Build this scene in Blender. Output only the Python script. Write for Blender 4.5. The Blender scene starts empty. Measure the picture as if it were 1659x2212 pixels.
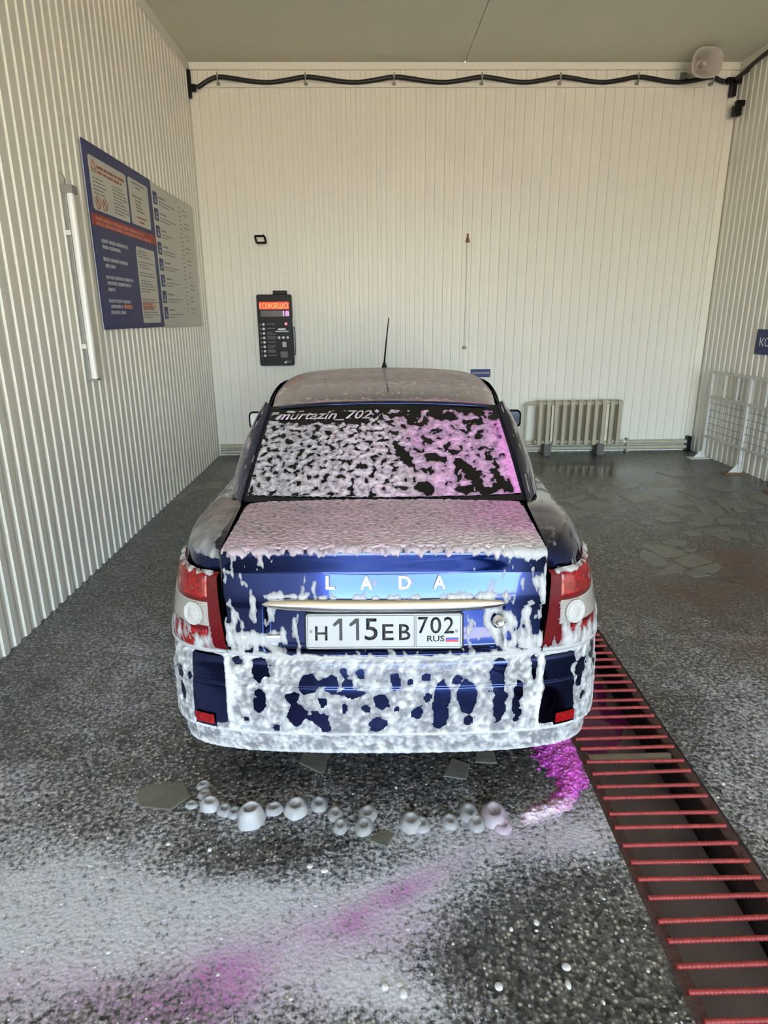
import bpy, bmesh, math, random
import numpy as np
from mathutils import Matrix, Vector

random.seed(7)
SC = bpy.context.scene
COL = SC.collection

# ------------------------------------------------------------------ camera
PITCH, YAW, ROLL, CAM_H = 0.294441, 0.021090, 0.007711, 1.75
FPX = 1394.459
def cam_axes():
    cp, sp = math.cos(PITCH), math.sin(PITCH)
    fwd = np.array([0, cp, -sp]); right = np.array([1., 0, 0]); down = -np.array([0, sp, cp])
    c, s = math.cos(ROLL), math.sin(ROLL)
    r2 = c*right + s*down; d2 = -s*right + c*down
    cz, sz = math.cos(YAW), math.sin(YAW)
    Z = np.array([[cz, sz, 0], [-sz, cz, 0], [0, 0, 1]])
    return Z@r2, Z@d2, Z@fwd
r_, d_, f_ = cam_axes()
cam_data = bpy.data.cameras.new('camera')
cam_data.sensor_fit = 'HORIZONTAL'; cam_data.sensor_width = 36.0
cam_data.lens = FPX/1659*36.0
cam_data.clip_start = 0.02; cam_data.clip_end = 300
cam = bpy.data.objects.new('camera', cam_data); COL.objects.link(cam)
cam.matrix_world = Matrix(((r_[0], -d_[0], -f_[0], 0), (r_[1], -d_[1], -f_[1], 0), (r_[2], -d_[2], -f_[2], CAM_H), (0, 0, 0, 1)))
SC.camera = cam

# ------------------------------------------------------------------ sky, sun, exposure
world = bpy.data.worlds.new('sky'); SC.world = world; world.use_nodes = True
wn = world.node_tree; wn.nodes.clear()
sky = wn.nodes.new('ShaderNodeTexSky'); sky.sky_type = 'NISHITA'; sky.sun_disc = False
sky.sun_elevation = math.radians(48); sky.sun_rotation = math.radians(20); sky.dust_density = 2.5; sky.air_density = 1.0
bg = wn.nodes.new('ShaderNodeBackground'); bg.inputs['Strength'].default_value = 0.62
wo = wn.nodes.new('ShaderNodeOutputWorld')
hz = wn.nodes.new('ShaderNodeMix'); hz.data_type = 'RGBA'; hz.inputs[0].default_value = 0.22      # thin bright cloud over the whole sky
hz.inputs[7].default_value = (1.0, 1.02, 1.0, 1)
wn.links.new(sky.outputs[0], hz.inputs[6]); wn.links.new(hz.outputs[2], bg.inputs['Color']); wn.links.new(bg.outputs[0], wo.inputs['Surface'])
sun_d = bpy.data.lights.new('sun', 'SUN'); sun_d.energy = 8.2; sun_d.angle = math.radians(0.6); sun_d.color = (1.0, 0.90, 0.76)
sun = bpy.data.objects.new('sun', sun_d); COL.objects.link(sun)
sun.rotation_euler = (math.radians(-42), 0, math.radians(-20))      # comes from behind the building
portal_d = bpy.data.lights.new('bay_opening_portal', 'AREA'); portal_d.shape = 'RECTANGLE'; portal_d.size = 6.2; portal_d.size_y = 4.2
portal_d.cycles.is_portal = True
portal = bpy.data.objects.new('bay_opening_portal', portal_d); COL.objects.link(portal)
portal.location = (1.154, -8.52, 2.1); portal.rotation_euler = (math.radians(90), 0, 0)
SC.view_settings.view_transform = 'Standard'
SC.view_settings.look = 'None'
SC.view_settings.gamma = 1.0
SC.view_settings.use_curve_mapping = False
SC.view_settings.exposure = 3.2
SC.cycles.max_bounces = 8; SC.cycles.diffuse_bounces = 5; SC.cycles.glossy_bounces = 4; SC.cycles.transparent_max_bounces = 8
SC.cycles.use_denoising = True
SC.cycles.sample_clamp_indirect = 8.0

XL, XR, YB, YF, H = -2.003, 4.311, 8.466, -8.50, 4.494

# ------------------------------------------------------------------ materials
def new_mat(name):
    m = bpy.data.materials.new(name); m.use_nodes = True
    nt = m.node_tree; b = nt.nodes['Principled BSDF']
    return m, nt, b
def N(nt, typ, **kw):
    n = nt.nodes.new(typ)
    for k, v in kw.items():
        if hasattr(n, k): setattr(n, k, v)
        else: n.inputs[k].default_value = v
    return n
def simple(name, col, rough=0.5, metal=0.0, emit=None, strength=1.0, coat=0.0, spec=0.5, var=0.0, vscale=8.0, bump=0.0, bscale=60.0):
    m, nt, b = new_mat(name)
    b.inputs['Base Color'].default_value = (*col, 1); b.inputs['Roughness'].default_value = rough
    b.inputs['Metallic'].default_value = metal; b.inputs['Coat Weight'].default_value = coat
    b.inputs['Specular IOR Level'].default_value = spec
    if emit: b.inputs['Emission Color'].default_value = (*emit, 1); b.inputs['Emission Strength'].default_value = strength
    tc = N(nt, 'ShaderNodeTexCoord')
    nz = N(nt, 'ShaderNodeTexNoise', Scale=vscale, Detail=4.0)
    nt.links.new(tc.outputs['Object'], nz.inputs['Vector'])
    mx = N(nt, 'ShaderNodeMix', data_type='RGBA')
    mx.inputs[6].default_value = (*[c*(1-var) for c in col], 1); mx.inputs[7].default_value = (*[min(1, c*(1+var*0.6)) for c in col], 1)
    nt.links.new(nz.outputs['Fac'], mx.inputs[0]); nt.links.new(mx.outputs[2], b.inputs['Base Color'])
    if bump:
        n2 = N(nt, 'ShaderNodeTexNoise', Scale=bscale, Detail=3.0); nt.links.new(tc.outputs['Object'], n2.inputs['Vector'])
        bp = N(nt, 'ShaderNodeBump', Strength=bump, Distance=0.01); nt.links.new(n2.outputs['Fac'], bp.inputs['Height'])
        nt.links.new(bp.outputs['Normal'], b.inputs['Normal'])
    return m
M = {}
M['wall'] = simple('cream_steel_sheet', (0.85, 0.83, 0.75), 0.42, var=0.05, vscale=1.3)
M['ceiling'] = simple('grey_ceiling_board', (0.78, 0.755, 0.64), 0.65, var=0.06, vscale=0.8)
M['trim'] = simple('white_painted_trim', (0.87, 0.85, 0.76), 0.4, var=0.04)
M['paint'] = simple('dark_blue_car_paint', (0.004, 0.017, 0.115), 0.10, coat=0.7, var=0.05)
M['paint'].node_tree.nodes['Principled BSDF'].inputs['Metallic'].default_value = 1.0
M['paint'].node_tree.nodes['Principled BSDF'].inputs['Coat Roughness'].default_value = 0.04
M['glass'] = simple('dark_tinted_glass', (0.003, 0.003, 0.004), 0.05, var=0.0)
M['rubber'] = simple('black_rubber', (0.008, 0.008, 0.009), 0.55, var=0.1)
M['black'] = simple('black_plastic', (0.012, 0.009, 0.009), 0.40, spec=0.2, var=0.15)
M['chrome'] = simple('chrome', (0.85, 0.85, 0.84), 0.08, metal=1.0)
M['mirror'] = simple('mirror_glass', (0.9, 0.92, 0.93), 0.02, metal=1.0)
M['silver'] = simple('silver_paint', (0.75, 0.76, 0.76), 0.3, metal=0.5)
M['plate'] = simple('white_plate', (0.43, 0.455, 0.47), 0.35, var=0.06, vscale=30)
M['ink'] = simple('black_ink', (0.012, 0.012, 0.014), 0.5)
M['flagblue'] = simple('flag_blue', (0.03, 0.09, 0.45), 0.5)
M['flagred'] = simple('flag_red', (0.55, 0.03, 0.06), 0.5)
M['white'] = simple('white_plastic', (0.82, 0.82, 0.78), 0.35, var=0.05)
M['bluesign'] = simple('navy_sign_print', (0.018, 0.030, 0.16), 0.5, var=0.15)
M['paper'] = simple('pale_sign_print', (0.66, 0.65, 0.60), 0.5, var=0.05)
M['redband'] = simple('red_sign_print', (0.42, 0.028, 0.018), 0.5, var=0.1)
M['salmon'] = simple('salmon_sign_print', (0.60, 0.20, 0.14), 0.5, var=0.1)
M['greytext'] = simple('grey_print', (0.26, 0.26, 0.24), 0.6, var=0.3, vscale=40)
M['palettext'] = simple('pale_blue_print', (0.42, 0.44, 0.52), 0.6, var=0.3, vscale=40)
M['redtext'] = simple('red_brown_print', (0.40, 0.13, 0.07), 0.6, var=0.3, vscale=40)
M['tube'] = simple('white_tube_cover', (0.88, 0.88, 0.84), 0.25, var=0.03)
M['steelgrey'] = simple('grey_steel', (0.30, 0.29, 0.27), 0.45, metal=0.3, var=0.2)
M['radiator'] = simple('old_radiator_paint', (0.50, 0.45, 0.33), 0.55, var=0.25, vscale=9, bump=0.2)
M['cream'] = simple('cream_insulation', (0.80, 0.77, 0.62), 0.6, var=0.1)
M['pipe'] = simple('painted_pipe', (0.50, 0.475, 0.35), 0.5, var=0.2, vscale=5)
M['concrete'] = simple('dark_concrete_block', (0.16, 0.15, 0.14), 0.8, var=0.3, bump=0.3)
M['rackwhite'] = simple('white_rack_paint', (0.70, 0.69, 0.65), 0.45, var=0.2, vscale=12)
M['rust'] = simple('rusty_plate', (0.25, 0.12, 0.06), 0.7, var=0.4, vscale=15)
M['cable'] = simple('black_cable', (0.010, 0.009, 0.009), 0.45, var=0.1)
M['horn'] = simple('grey_horn_plastic', (0.50, 0.46, 0.43), 0.4, var=0.08)
M['rodred'] = simple('red_rod_paint', (0.36, 0.042, 0.038), 0.45, var=0.55, vscale=25)
M['railrust'] = simple('rusty_grate_rail', (0.10, 0.055, 0.050), 0.6, var=0.6, vscale=30, bump=0.5)
M['sludge'] = simple('wet_grey_silt', (0.16, 0.14, 0.145), 0.30, var=0.35, vscale=6, bump=0.15, bscale=15)
M['dye'] = simple('magenta_dyed_water', (0.20, 0.022, 0.17), 0.12, var=0.5, vscale=9)
M['trench'] = simple('trench_concrete', (0.09, 0.072, 0.07), 0.7, var=0.4, vscale=7, bump=0.4)
M['brick'] = simple('outside_ground', (0.55, 0.42, 0.26), 0.9, var=0.15, vscale=0.4)
M['ledred'] = simple('led_red_panel', (0.3, 0.01, 0.0), 0.4, emit=(1.0, 0.045, 0.01), strength=0.10)
M['ledorange'] = simple('led_orange', (0.8, 0.3, 0.1), 0.4, emit=(1.0, 0.36, 0.08), strength=0.16)
M['ledpurple'] = simple('led_violet', (0.8, 0.3, 0.9), 0.4, emit=(0.9, 0.35, 1.0), strength=0.14)
M['ledpink'] = simple('led_pink', (0.9, 0.3, 0.4), 0.4, emit=(1.0, 0.25, 0.32), strength=0.09)
M['screen'] = simple('dim_lcd', (0.10, 0.075, 0.075), 0.3, var=0.2, vscale=30)
M['dimtext'] = simple('dim_grey_print', (0.16, 0.14, 0.15), 0.5, var=0.3, vscale=40)
M['sticker'] = simple('pinkish_sticker', (0.62, 0.52, 0.60), 0.5)
M['tyre'] = simple('tyre_rubber', (0.012, 0.012, 0.012), 0.8, bump=0.2)
M['under'] = simple('underbody_black', (0.004, 0.004, 0.004), 0.9)

def lens_mat(name, col, rough, scale, strength, direction='X', base2=None):
    m, nt, b = new_mat(name)
    b.inputs['Roughness'].default_value = rough; b.inputs['Coat Weight'].default_value = 0.5; b.inputs['Coat Roughness'].default_value = 0.03; b.inputs['Specular IOR Level'].default_value = 0.25
    tc = N(nt, 'ShaderNodeTexCoord')
    w = N(nt, 'ShaderNodeTexVoronoi', Scale=scale); nt.links.new(tc.outputs['Object'], w.inputs['Vector'])
    cr = N(nt, 'ShaderNodeValToRGB')
    cr.color_ramp.elements[0].color = (*col, 1); cr.color_ramp.elements[1].color = (*(base2 or [c*0.35 for c in col]), 1)
    cr.color_ramp.elements[1].position = 0.75
    nt.links.new(w.outputs['Distance'], cr.inputs['Fac']); nt.links.new(cr.outputs['Color'], b.inputs['Base Color'])
    wv = N(nt, 'ShaderNodeTexWave', Scale=scale*1.2); wv.bands_direction = direction
    nt.links.new(tc.outputs['Object'], wv.inputs['Vector'])
    bp = N(nt, 'ShaderNodeBump', Strength=strength, Distance=0.004); nt.links.new(wv.outputs['Fac'], bp.inputs['Height'])
    nt.links.new(bp.outputs['Normal'], b.inputs['Normal'])
    return m
M['lens_dark'] = lens_mat('dark_red_lens', (0.15, 0.002, 0.006), 0.15, 160, 0.03, base2=(0.10, 0.002, 0.005))
M['lens_red'] = lens_mat('bright_red_lens', (0.55, 0.006, 0.008), 0.18, 75, 0.4, base2=(0.20, 0.002, 0.003))
M['lens_clear'] = lens_mat('clear_lens', (0.50, 0.48, 0.45), 0.15, 90, 0.5, 'Z', base2=(0.42, 0.39, 0.36))
M['dish'] = lens_mat('lamp_reflector', (0.64, 0.64, 0.62), 0.12, 110, 0.3, 'Z', base2=(0.50, 0.50, 0.49))

def foam_material():
    m, nt, b = new_mat('soap_foam')
    at = N(nt, 'ShaderNodeAttribute'); at.attribute_name = 'col'
    b.inputs['Roughness'].default_value = 0.42; b.inputs['Specular IOR Level'].default_value = 0.35
    tc = N(nt, 'ShaderNodeTexCoord')
    nz = N(nt, 'ShaderNodeTexNoise', Scale=260.0, Detail=2.0); nt.links.new(tc.outputs['Object'], nz.inputs['Vector'])
    bp = N(nt, 'ShaderNodeBump', Strength=0.25, Distance=0.002); nt.links.new(nz.outputs['Fac'], bp.inputs['Height'])
    nt.links.new(bp.outputs['Normal'], b.inputs['Normal'])
    nt.links.new(at.outputs['Color'], b.inputs['Base Color'])
    nt.links.new(at.outputs['Alpha'], b.inputs['Alpha'])
    return m
M['foam'] = foam_material()

def floor_material():
    m, nt, b = new_mat('wet_aggregate_floor')
    L = nt.links.new
    tc = N(nt, 'ShaderNodeTexCoord')
    at = N(nt, 'ShaderNodeAttribute'); at.attribute_name = 'mask'      # R foam film, G pink dye, B rust
    sep = N(nt, 'ShaderNodeSeparateColor'); L(at.outputs['Color'], sep.inputs[0])
    v1 = N(nt, 'ShaderNodeTexVoronoi', Scale=82.0); L(tc.outputs['Object'], v1.inputs['Vector'])
    sc = N(nt, 'ShaderNodeSeparateColor'); L(v1.outputs['Color'], sc.inputs[0])
    big = N(nt, 'ShaderNodeTexNoise', Scale=1.6, Detail=5.0, Roughness=0.6); L(tc.outputs['Object'], big.inputs['Vector'])
    cr = N(nt, 'ShaderNodeValToRGB')
    e = cr.color_ramp.elements
    e[0].position = 0.0; e[0].color = (0.026, 0.0265, 0.026, 1)
    e[1].position = 1.0; e[1].color = (0.66, 0.665, 0.64, 1)
    k = e.new(0.50); k.color = (0.12, 0.121, 0.117, 1)
    k = e.new(0.80); k.color = (0.29, 0.292, 0.28, 1)
    peb = N(nt, 'ShaderNodeMapRange'); L(v1.outputs['Distance'], peb.inputs[0]); peb.inputs[1].default_value = 0.25; peb.inputs[2].default_value = 0.62; peb.inputs[3].default_value = 1.0; peb.inputs[4].default_value = 0.62
    pm = N(nt, 'ShaderNodeMath', operation='MULTIPLY'); L(sc.outputs[0], pm.inputs[0]); L(peb.outputs[0], pm.inputs[1]); L(pm.outputs[0], cr.inputs['Fac'])
    mb = N(nt, 'ShaderNodeMix', data_type='RGBA', blend_type='MULTIPLY'); mb.inputs[0].default_value = 1.0
    br = N(nt, 'ShaderNodeValToRGB'); br.color_ramp.elements[0].position = 0.3; br.color_ramp.elements[0].color = (0.55, 0.56, 0.53, 1)
    br.color_ramp.elements[1].position = 0.7; br.color_ramp.elements[1].color = (1.35, 1.3, 1.2, 1)
    L(big.outputs['Fac'], br.inputs['Fac']); L(cr.outputs['Color'], mb.inputs[6]); L(br.outputs['Color'], mb.inputs[7])
    # rust stain
    rs = N(nt, 'ShaderNodeMix', data_type='RGBA'); rs.inputs[7].default_value = (0.115, 0.055, 0.030, 1)
    rsn = N(nt, 'ShaderNodeTexNoise', Scale=5.0, Detail=6.0); L(tc.outputs['Object'], rsn.inputs['Vector'])
    rm = N(nt, 'ShaderNodeMath', operation='MULTIPLY'); L(sep.outputs[2], rm.inputs[0]); L(rsn.outputs['Fac'], rm.inputs[1])
    rm2 = N(nt, 'ShaderNodeMath', operation='MULTIPLY', use_clamp=True); L(rm.outputs[0], rm2.inputs[0]); rm2.inputs[1].default_value = 1.5
    L(mb.outputs[2], rs.inputs[6]); L(rm2.outputs[0], rs.inputs[0])
    # foam film: bubbles broken up by fine noise
    fn = N(nt, 'ShaderNodeTexNoise', Scale=55.0, Detail=3.0, Roughness=0.7); L(tc.outputs['Object'], fn.inputs['Vector'])
    fm = N(nt, 'ShaderNodeTexNoise', Scale=7.0, Detail=4.0, Roughness=0.6); L(tc.outputs['Object'], fm.inputs['Vector'])
    a1 = N(nt, 'ShaderNodeMath', operation='MULTIPLY_ADD'); L(fn.outputs['Fac'], a1.inputs[0]); a1.inputs[1].default_value = 2.6; a1.inputs[2].default_value = -1.85
    a1b = N(nt, 'ShaderNodeMath', operation='MULTIPLY_ADD'); L(fm.outputs['Fac'], a1b.inputs[0]); a1b.inputs[1].default_value = 0.8; L(a1.outputs[0], a1b.inputs[2])
    a2 = N(nt, 'ShaderNodeMath', operation='ADD'); L(a1b.outputs[0], a2.inputs[0]); L(sep.outputs[0], a2.inputs[1])
    mr = N(nt, 'ShaderNodeMapRange', interpolation_type='SMOOTHSTEP'); L(a2.outputs[0], mr.inputs[0])
    mr.inputs[1].default_value = 0.05; mr.inputs[2].default_value = 0.95
    gate = N(nt, 'ShaderNodeMath', operation='MULTIPLY', use_clamp=True); L(sep.outputs[0], gate.inputs[0]); gate.inputs[1].default_value = 6.0
    op = N(nt, 'ShaderNodeMath', operation='MULTIPLY', use_clamp=True); L(mr.outputs[0], op.inputs[0]); L(gate.outputs[0], op.inputs[1])
    fc = N(nt, 'ShaderNodeMix', data_type='RGBA'); fc.inputs[6].default_value = (0.66, 0.70, 0.78, 1); fc.inputs[7].default_value = (0.52, 0.20, 0.52, 1)
    pn = N(nt, 'ShaderNodeMapRange'); L(fn.outputs['Fac'], pn.inputs[0]); pn.inputs[1].default_value = 0.35; pn.inputs[2].default_value = 0.65; pn.inputs[3].default_value = 0.45; pn.inputs[4].default_value = 1.05
    pq = N(nt, 'ShaderNodeMath', operation='MULTIPLY', use_clamp=True); L(sep.outputs[1], pq.inputs[0]); L(pn.outputs[0], pq.inputs[1]); L(pq.outputs[0], fc.inputs[0])
    fo = N(nt, 'ShaderNodeMix', data_type='RGBA'); L(op.outputs[0], fo.inputs[0]); L(rs.outputs[2], fo.inputs[6]); L(fc.outputs[2], fo.inputs[7])
    L(fo.outputs[2], b.inputs['Base Color'])
    rg = N(nt, 'ShaderNodeMapRange'); L(big.outputs['Fac'], rg.inputs[0]); rg.inputs[1].default_value = 0.35; rg.inputs[2].default_value = 0.65
    rg.inputs[3].default_value = 0.16; rg.inputs[4].default_value = 0.42
    pw = N(nt, 'ShaderNodeMath', operation='MULTIPLY'); L(rg.outputs[0], pw.inputs[0]); 
    inv = N(nt, 'ShaderNodeMath', operation='SUBTRACT'); inv.inputs[0].default_value = 1.0; L(at.outputs['Alpha'], inv.inputs[1]); L(inv.outputs[0], pw.inputs[1])
    ad = N(nt, 'ShaderNodeMath', operation='ADD'); L(pw.outputs[0], ad.inputs[0]); ad.inputs[1].default_value = 0.06
    L(ad.outputs[0], b.inputs['Roughness'])
    hh = N(nt, 'ShaderNodeMath', operation='ADD'); L(v1.outputs['Distance'], hh.inputs[0]); L(fn.outputs['Fac'], hh.inputs[1])
    bs = N(nt, 'ShaderNodeMath', operation='MULTIPLY'); L(inv.outputs[0], bs.inputs[0]); bs.inputs[1].default_value = 0.45
    bp = N(nt, 'ShaderNodeBump', Distance=0.004); L(bs.outputs[0], bp.inputs['Strength']); L(hh.outputs[0], bp.inputs['Height'])
    L(bp.outputs['Normal'], b.inputs['Normal'])
    return m
M['floor'] = floor_material()
M['stone'] = simple('grey_flagstone', (0.185, 0.185, 0.15), 0.33, var=0.35, vscale=9, bump=0.25, bscale=40)
M['stone_brown'] = simple('brown_flagstone', (0.13, 0.075, 0.045), 0.4, var=0.35, vscale=9, bump=0.25, bscale=40)

# ------------------------------------------------------------------ helpers
def tag(o, label=None, cat=None, group=None, kind=None):
    if label: o['label'] = label
    if cat: o['category'] = cat
    if group: o['group'] = group
    if kind: o['kind'] = kind
    return o
def link(o, parent=None):
    COL.objects.link(o)
    if parent is not None: o.parent = parent
    return o
def empty(name, loc=(0, 0, 0), rz=0.0, parent=None):
    o = bpy.data.objects.new(name, None); o.empty_display_size = 0.1
    o.location = loc; o.rotation_euler = (0, 0, rz); return link(o, parent)
def add_mesh(name, verts, faces, mat, parent=None, smooth=False):
    me = bpy.data.meshes.new(name); me.from_pydata([tuple(v) for v in verts], [], faces)
    if smooth: me.polygons.foreach_set('use_smooth', [True]*len(me.polygons))
    me.materials.append(M[mat] if isinstance(mat, str) else mat); me.update()
    return link(bpy.data.objects.new(name, me), parent)
class MB:
    def __init__(s): s.v = []; s.f = []
    def add(s, vs, fs):
        o = len(s.v); s.v += [tuple(v) for v in vs]; s.f += [tuple(i+o for i in f) for f in fs]; return s
    def box(s, x0, x1, y0, y1, z0, z1):
        return s.add([(x0,y0,z0),(x1,y0,z0),(x1,y1,z0),(x0,y1,z0),(x0,y0,z1),(x1,y0,z1),(x1,y1,z1),(x0,y1,z1)],
                     [(0,3,2,1),(4,5,6,7),(0,1,5,4),(1,2,6,5),(2,3,7,6),(3,0,4,7)])
    def prism(s, poly, axis, a0, a1):      # poly: 2-D points ccw, extruded along axis
        n = len(poly)
        def P(p, a): return {'x': (a, p[0], p[1]), 'y': (p[0], a, p[1]), 'z': (p[0], p[1], a)}[axis]
        vs = [P(p, a0) for p in poly] + [P(p, a1) for p in poly]
        fs = [tuple(range(n))[::-1], tuple(range(n, 2*n))] + [(i, (i+1) % n, n+(i+1) % n, n+i) for i in range(n)]
        return s.add(vs, fs)
    def tube(s, pts, r, n=10, cap=True):
        pts = [Vector(p) for p in pts]; rr = r if isinstance(r, (list, tuple)) else [r]*len(pts)
        rings = []; prev = None
        for i, p in enumerate(pts):
            t = (pts[min(i+1, len(pts)-1)] - pts[max(i-1, 0)]).normalized()
            if prev is None:
                ref = Vector((0, 0, 1)) if abs(t.z) < 0.9 else Vector((1, 0, 0)); u = t.cross(ref).normalized()
            else: u = (prev - t*prev.dot(t)).normalized()
            w = t.cross(u); prev = u
            rings.append([p + (u*math.cos(2*math.pi*k/n) + w*math.sin(2*math.pi*k/n))*rr[i] for k in range(n)])
        vs = [v for R in rings for v in R]; fs = []
        for i in range(len(rings)-1):
            for k in range(n): fs.append((i*n+k, i*n+(k+1) % n, (i+1)*n+(k+1) % n, (i+1)*n+k))
        if cap: fs.append(tuple(range(n))[::-1]); fs.append(tuple((len(rings)-1)*n+k for k in range(n)))
        return s.add(vs, fs)
    def lathe(s, prof, c=(0, 0, 0), n=24, axis='z', sx=1.0, sy=1.0):
        vs = []; fs = []
        for (r, a) in prof:
            for k in range(n):
                t = 2*math.pi*k/n; x, y = r*math.cos(t)*sx, r*math.sin(t)*sy
                vs.append({'z': (c[0]+x, c[1]+y, c[2]+a), 'x': (c[0]+a, c[1]+x, c[2]+y), 'y': (c[0]+x, c[1]+a, c[2]-y)}[axis])
        for i in range(len(prof)-1):
            for k in range(n): fs.append((i*n+k, i*n+(k+1) % n, (i+1)*n+(k+1) % n, (i+1)*n+k))
        fs.append(tuple(range(n))[::-1]); fs.append(tuple((len(prof)-1)*n+k for k in range(n)))
        return s.add(vs, fs)
    def build(s, name, mat, parent=None, smooth=False, bevel=0.0):
        o = add_mesh(name, s.v, s.f, mat, parent, smooth)
        if bevel:
            md = o.modifiers.new('bevel', 'BEVEL'); md.width = bevel; md.segments = 2; md.limit_method = 'ANGLE'; md.angle_limit = math.radians(40)
        if smooth and not bevel:
            try: o.data.set_sharp_from_angle(angle=math.radians(45))
            except Exception: pass
        return o
def rrect(x0, x1, y0, y1, r, n=4):
    pts = []
    for cx, cy, a0 in ((x1-r, y0+r, -90), (x1-r, y1-r, 0), (x0+r, y1-r, 90), (x0+r, y0+r, 180)):
        for k in range(n+1):
            a = math.radians(a0+90*k/n); pts.append((cx+r*math.cos(a), cy+r*math.sin(a)))
    return pts
def text_mesh(name, body, mat, parent, mtx, width=None, height=None, extrude=0.001, shear=0.0, bold=0.0, align='LEFT'):
    """lettering as a mesh; local x right, y up, sized to width x height (cap box), placed by matrix mtx (in parent space)"""
    c = bpy.data.curves.new(name, 'FONT'); c.body = body; c.extrude = 0.0; c.offset = bold; c.shear = shear; c.resolution_u = 3
    tmp = bpy.data.objects.new(name, c); COL.objects.link(tmp)
    dg = bpy.context.evaluated_depsgraph_get(); dg.update()
    me = bpy.data.meshes.new_from_object(tmp.evaluated_get(dg)); bpy.data.objects.remove(tmp); bpy.data.curves.remove(c)
    co = np.zeros(len(me.vertices)*3); me.vertices.foreach_get('co', co); co = co.reshape(-1, 3)
    mn, mx = co.min(0), co.max(0); sx = (width/(mx[0]-mn[0])) if width else None; sy = (height/(mx[1]-mn[1])) if height else None
    sx = sx or sy; sy = sy or sx
    co[:, 0] = (co[:, 0]-mn[0])*sx; co[:, 1] = (co[:, 1]-mn[1])*sy; co[:, 2] = 0
    me.vertices.foreach_set('co', co.ravel()); me.update()
    bm = bmesh.new(); bm.from_mesh(me)
    r = bmesh.ops.extrude_face_region(bm, geom=bm.faces[:])
    for g in r['geom']:
        if isinstance(g, bmesh.types.BMVert): g.co.z += extrude
    bmesh.ops.recalc_face_normals(bm, faces=bm.faces[:]); bm.to_mesh(me); bm.free()
    me.materials.clear(); me.materials.append(M[mat]); me.transform(mtx); me.name = name
    return link(bpy.data.objects.new(name, me), parent)

# numpy noise ---------------------------------------------------------
def _hash(xi, yi, seed):
    h = (xi.astype(np.int64)*374761393 + yi.astype(np.int64)*668265263 + seed*1274126177) & 0xFFFFFFFF
    h = ((h ^ (h >> 13))*1274126177) & 0xFFFFFFFF
    h = h ^ (h >> 16)
    return h.astype(np.float64)/4294967296.0
def perlin(x, y, seed=0):
    xi, yi = np.floor(x), np.floor(y); xf, yf = x-xi, y-yi
    def g(i, j):
        a = _hash(xi+i, yi+j, seed)*2*np.pi
        return np.cos(a)*(xf-i) + np.sin(a)*(yf-j)
    u = xf*xf*xf*(xf*(xf*6-15)+10); v = yf*yf*yf*(yf*(yf*6-15)+10)
    return 1.55*((g(0, 0)*(1-u)+g(1, 0)*u)*(1-v) + (g(0, 1)*(1-u)+g(1, 1)*u)*v)
def fbm(x, y, octv=4, seed=0, gain=0.5):
    a, s, t = 1.0, 0.0, 0.0
    for o in range(octv):
        s = s + a*perlin(x*2**o + 17.3*o, y*2**o - 9.1*o, seed+o); t += a; a *= gain
    return s/t*1.25
def sstep(a, b, x):
    t = np.clip((x-a)/(b-a), 0, 1); return t*t*(3-2*t)
def box_mask(x, z, x0, x1, z0, z1, s=0.02):
    return sstep(x0-s, x0+s, x)*(1-sstep(x1-s, x1+s, x))*sstep(z0-s, z0+s, z)*(1-sstep(z1-s, z1+s, z))
def blob(x, y, cx, cy, rx, ry=None, rot=0.0):
    ry = ry or rx; c, s = math.cos(rot), math.sin(rot); dx, dy = x-cx, y-cy
    return np.exp(-(((dx*c+dy*s)/rx)**2 + ((-dx*s+dy*c)/ry)**2))

# patches -------------------------------------------------------------
def cr_axis(A, t):
    A = np.asarray(A, float); m = len(A); i = np.clip(np.floor(t).astype(int), 0, m-2); f = (t-i).reshape((-1,)+(1,)*(A.ndim-1))
    E_ = np.concatenate([[2*A[0]-A[1]], A, [2*A[-1]-A[-2]]])
    p0, p1, p2, p3 = E_[i], E_[i+1], E_[i+2], E_[i+3]
    return 0.5*((2*p1) + (p2-p0)*f + (2*p0-5*p1+4*p2-p3)*f*f + (3*p1-p0-3*p2+p3)*f*f*f)
def patch(ctrl, nu, nv, u=(0, 1), v=(0, 1)):
    ctrl = np.asarray(ctrl, float); m, n = ctrl.shape[:2]
    A = cr_axis(ctrl, np.linspace(u[0], u[1], nu)*(m-1))
    return cr_axis(A.swapaxes(0, 1), np.linspace(v[0], v[1], nv)*(n-1)).swapaxes(0, 1)
def normals(P):
    n = np.cross(np.gradient(P, axis=0), np.gradient(P, axis=1)); return n/(np.linalg.norm(n, axis=-1, keepdims=True)+1e-12)
def arcs(P):
    """lateral and vertical arc-length coordinates of a patch grid"""
    s = np.concatenate([np.zeros((1, P.shape[1])), np.cumsum(np.linalg.norm(np.diff(P, axis=0), axis=-1), 0)], 0)
    t = np.concatenate([np.zeros((P.shape[0], 1)), np.cumsum(np.linalg.norm(np.diff(P, axis=1), axis=-1), 1)], 1)
    return s, t
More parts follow.
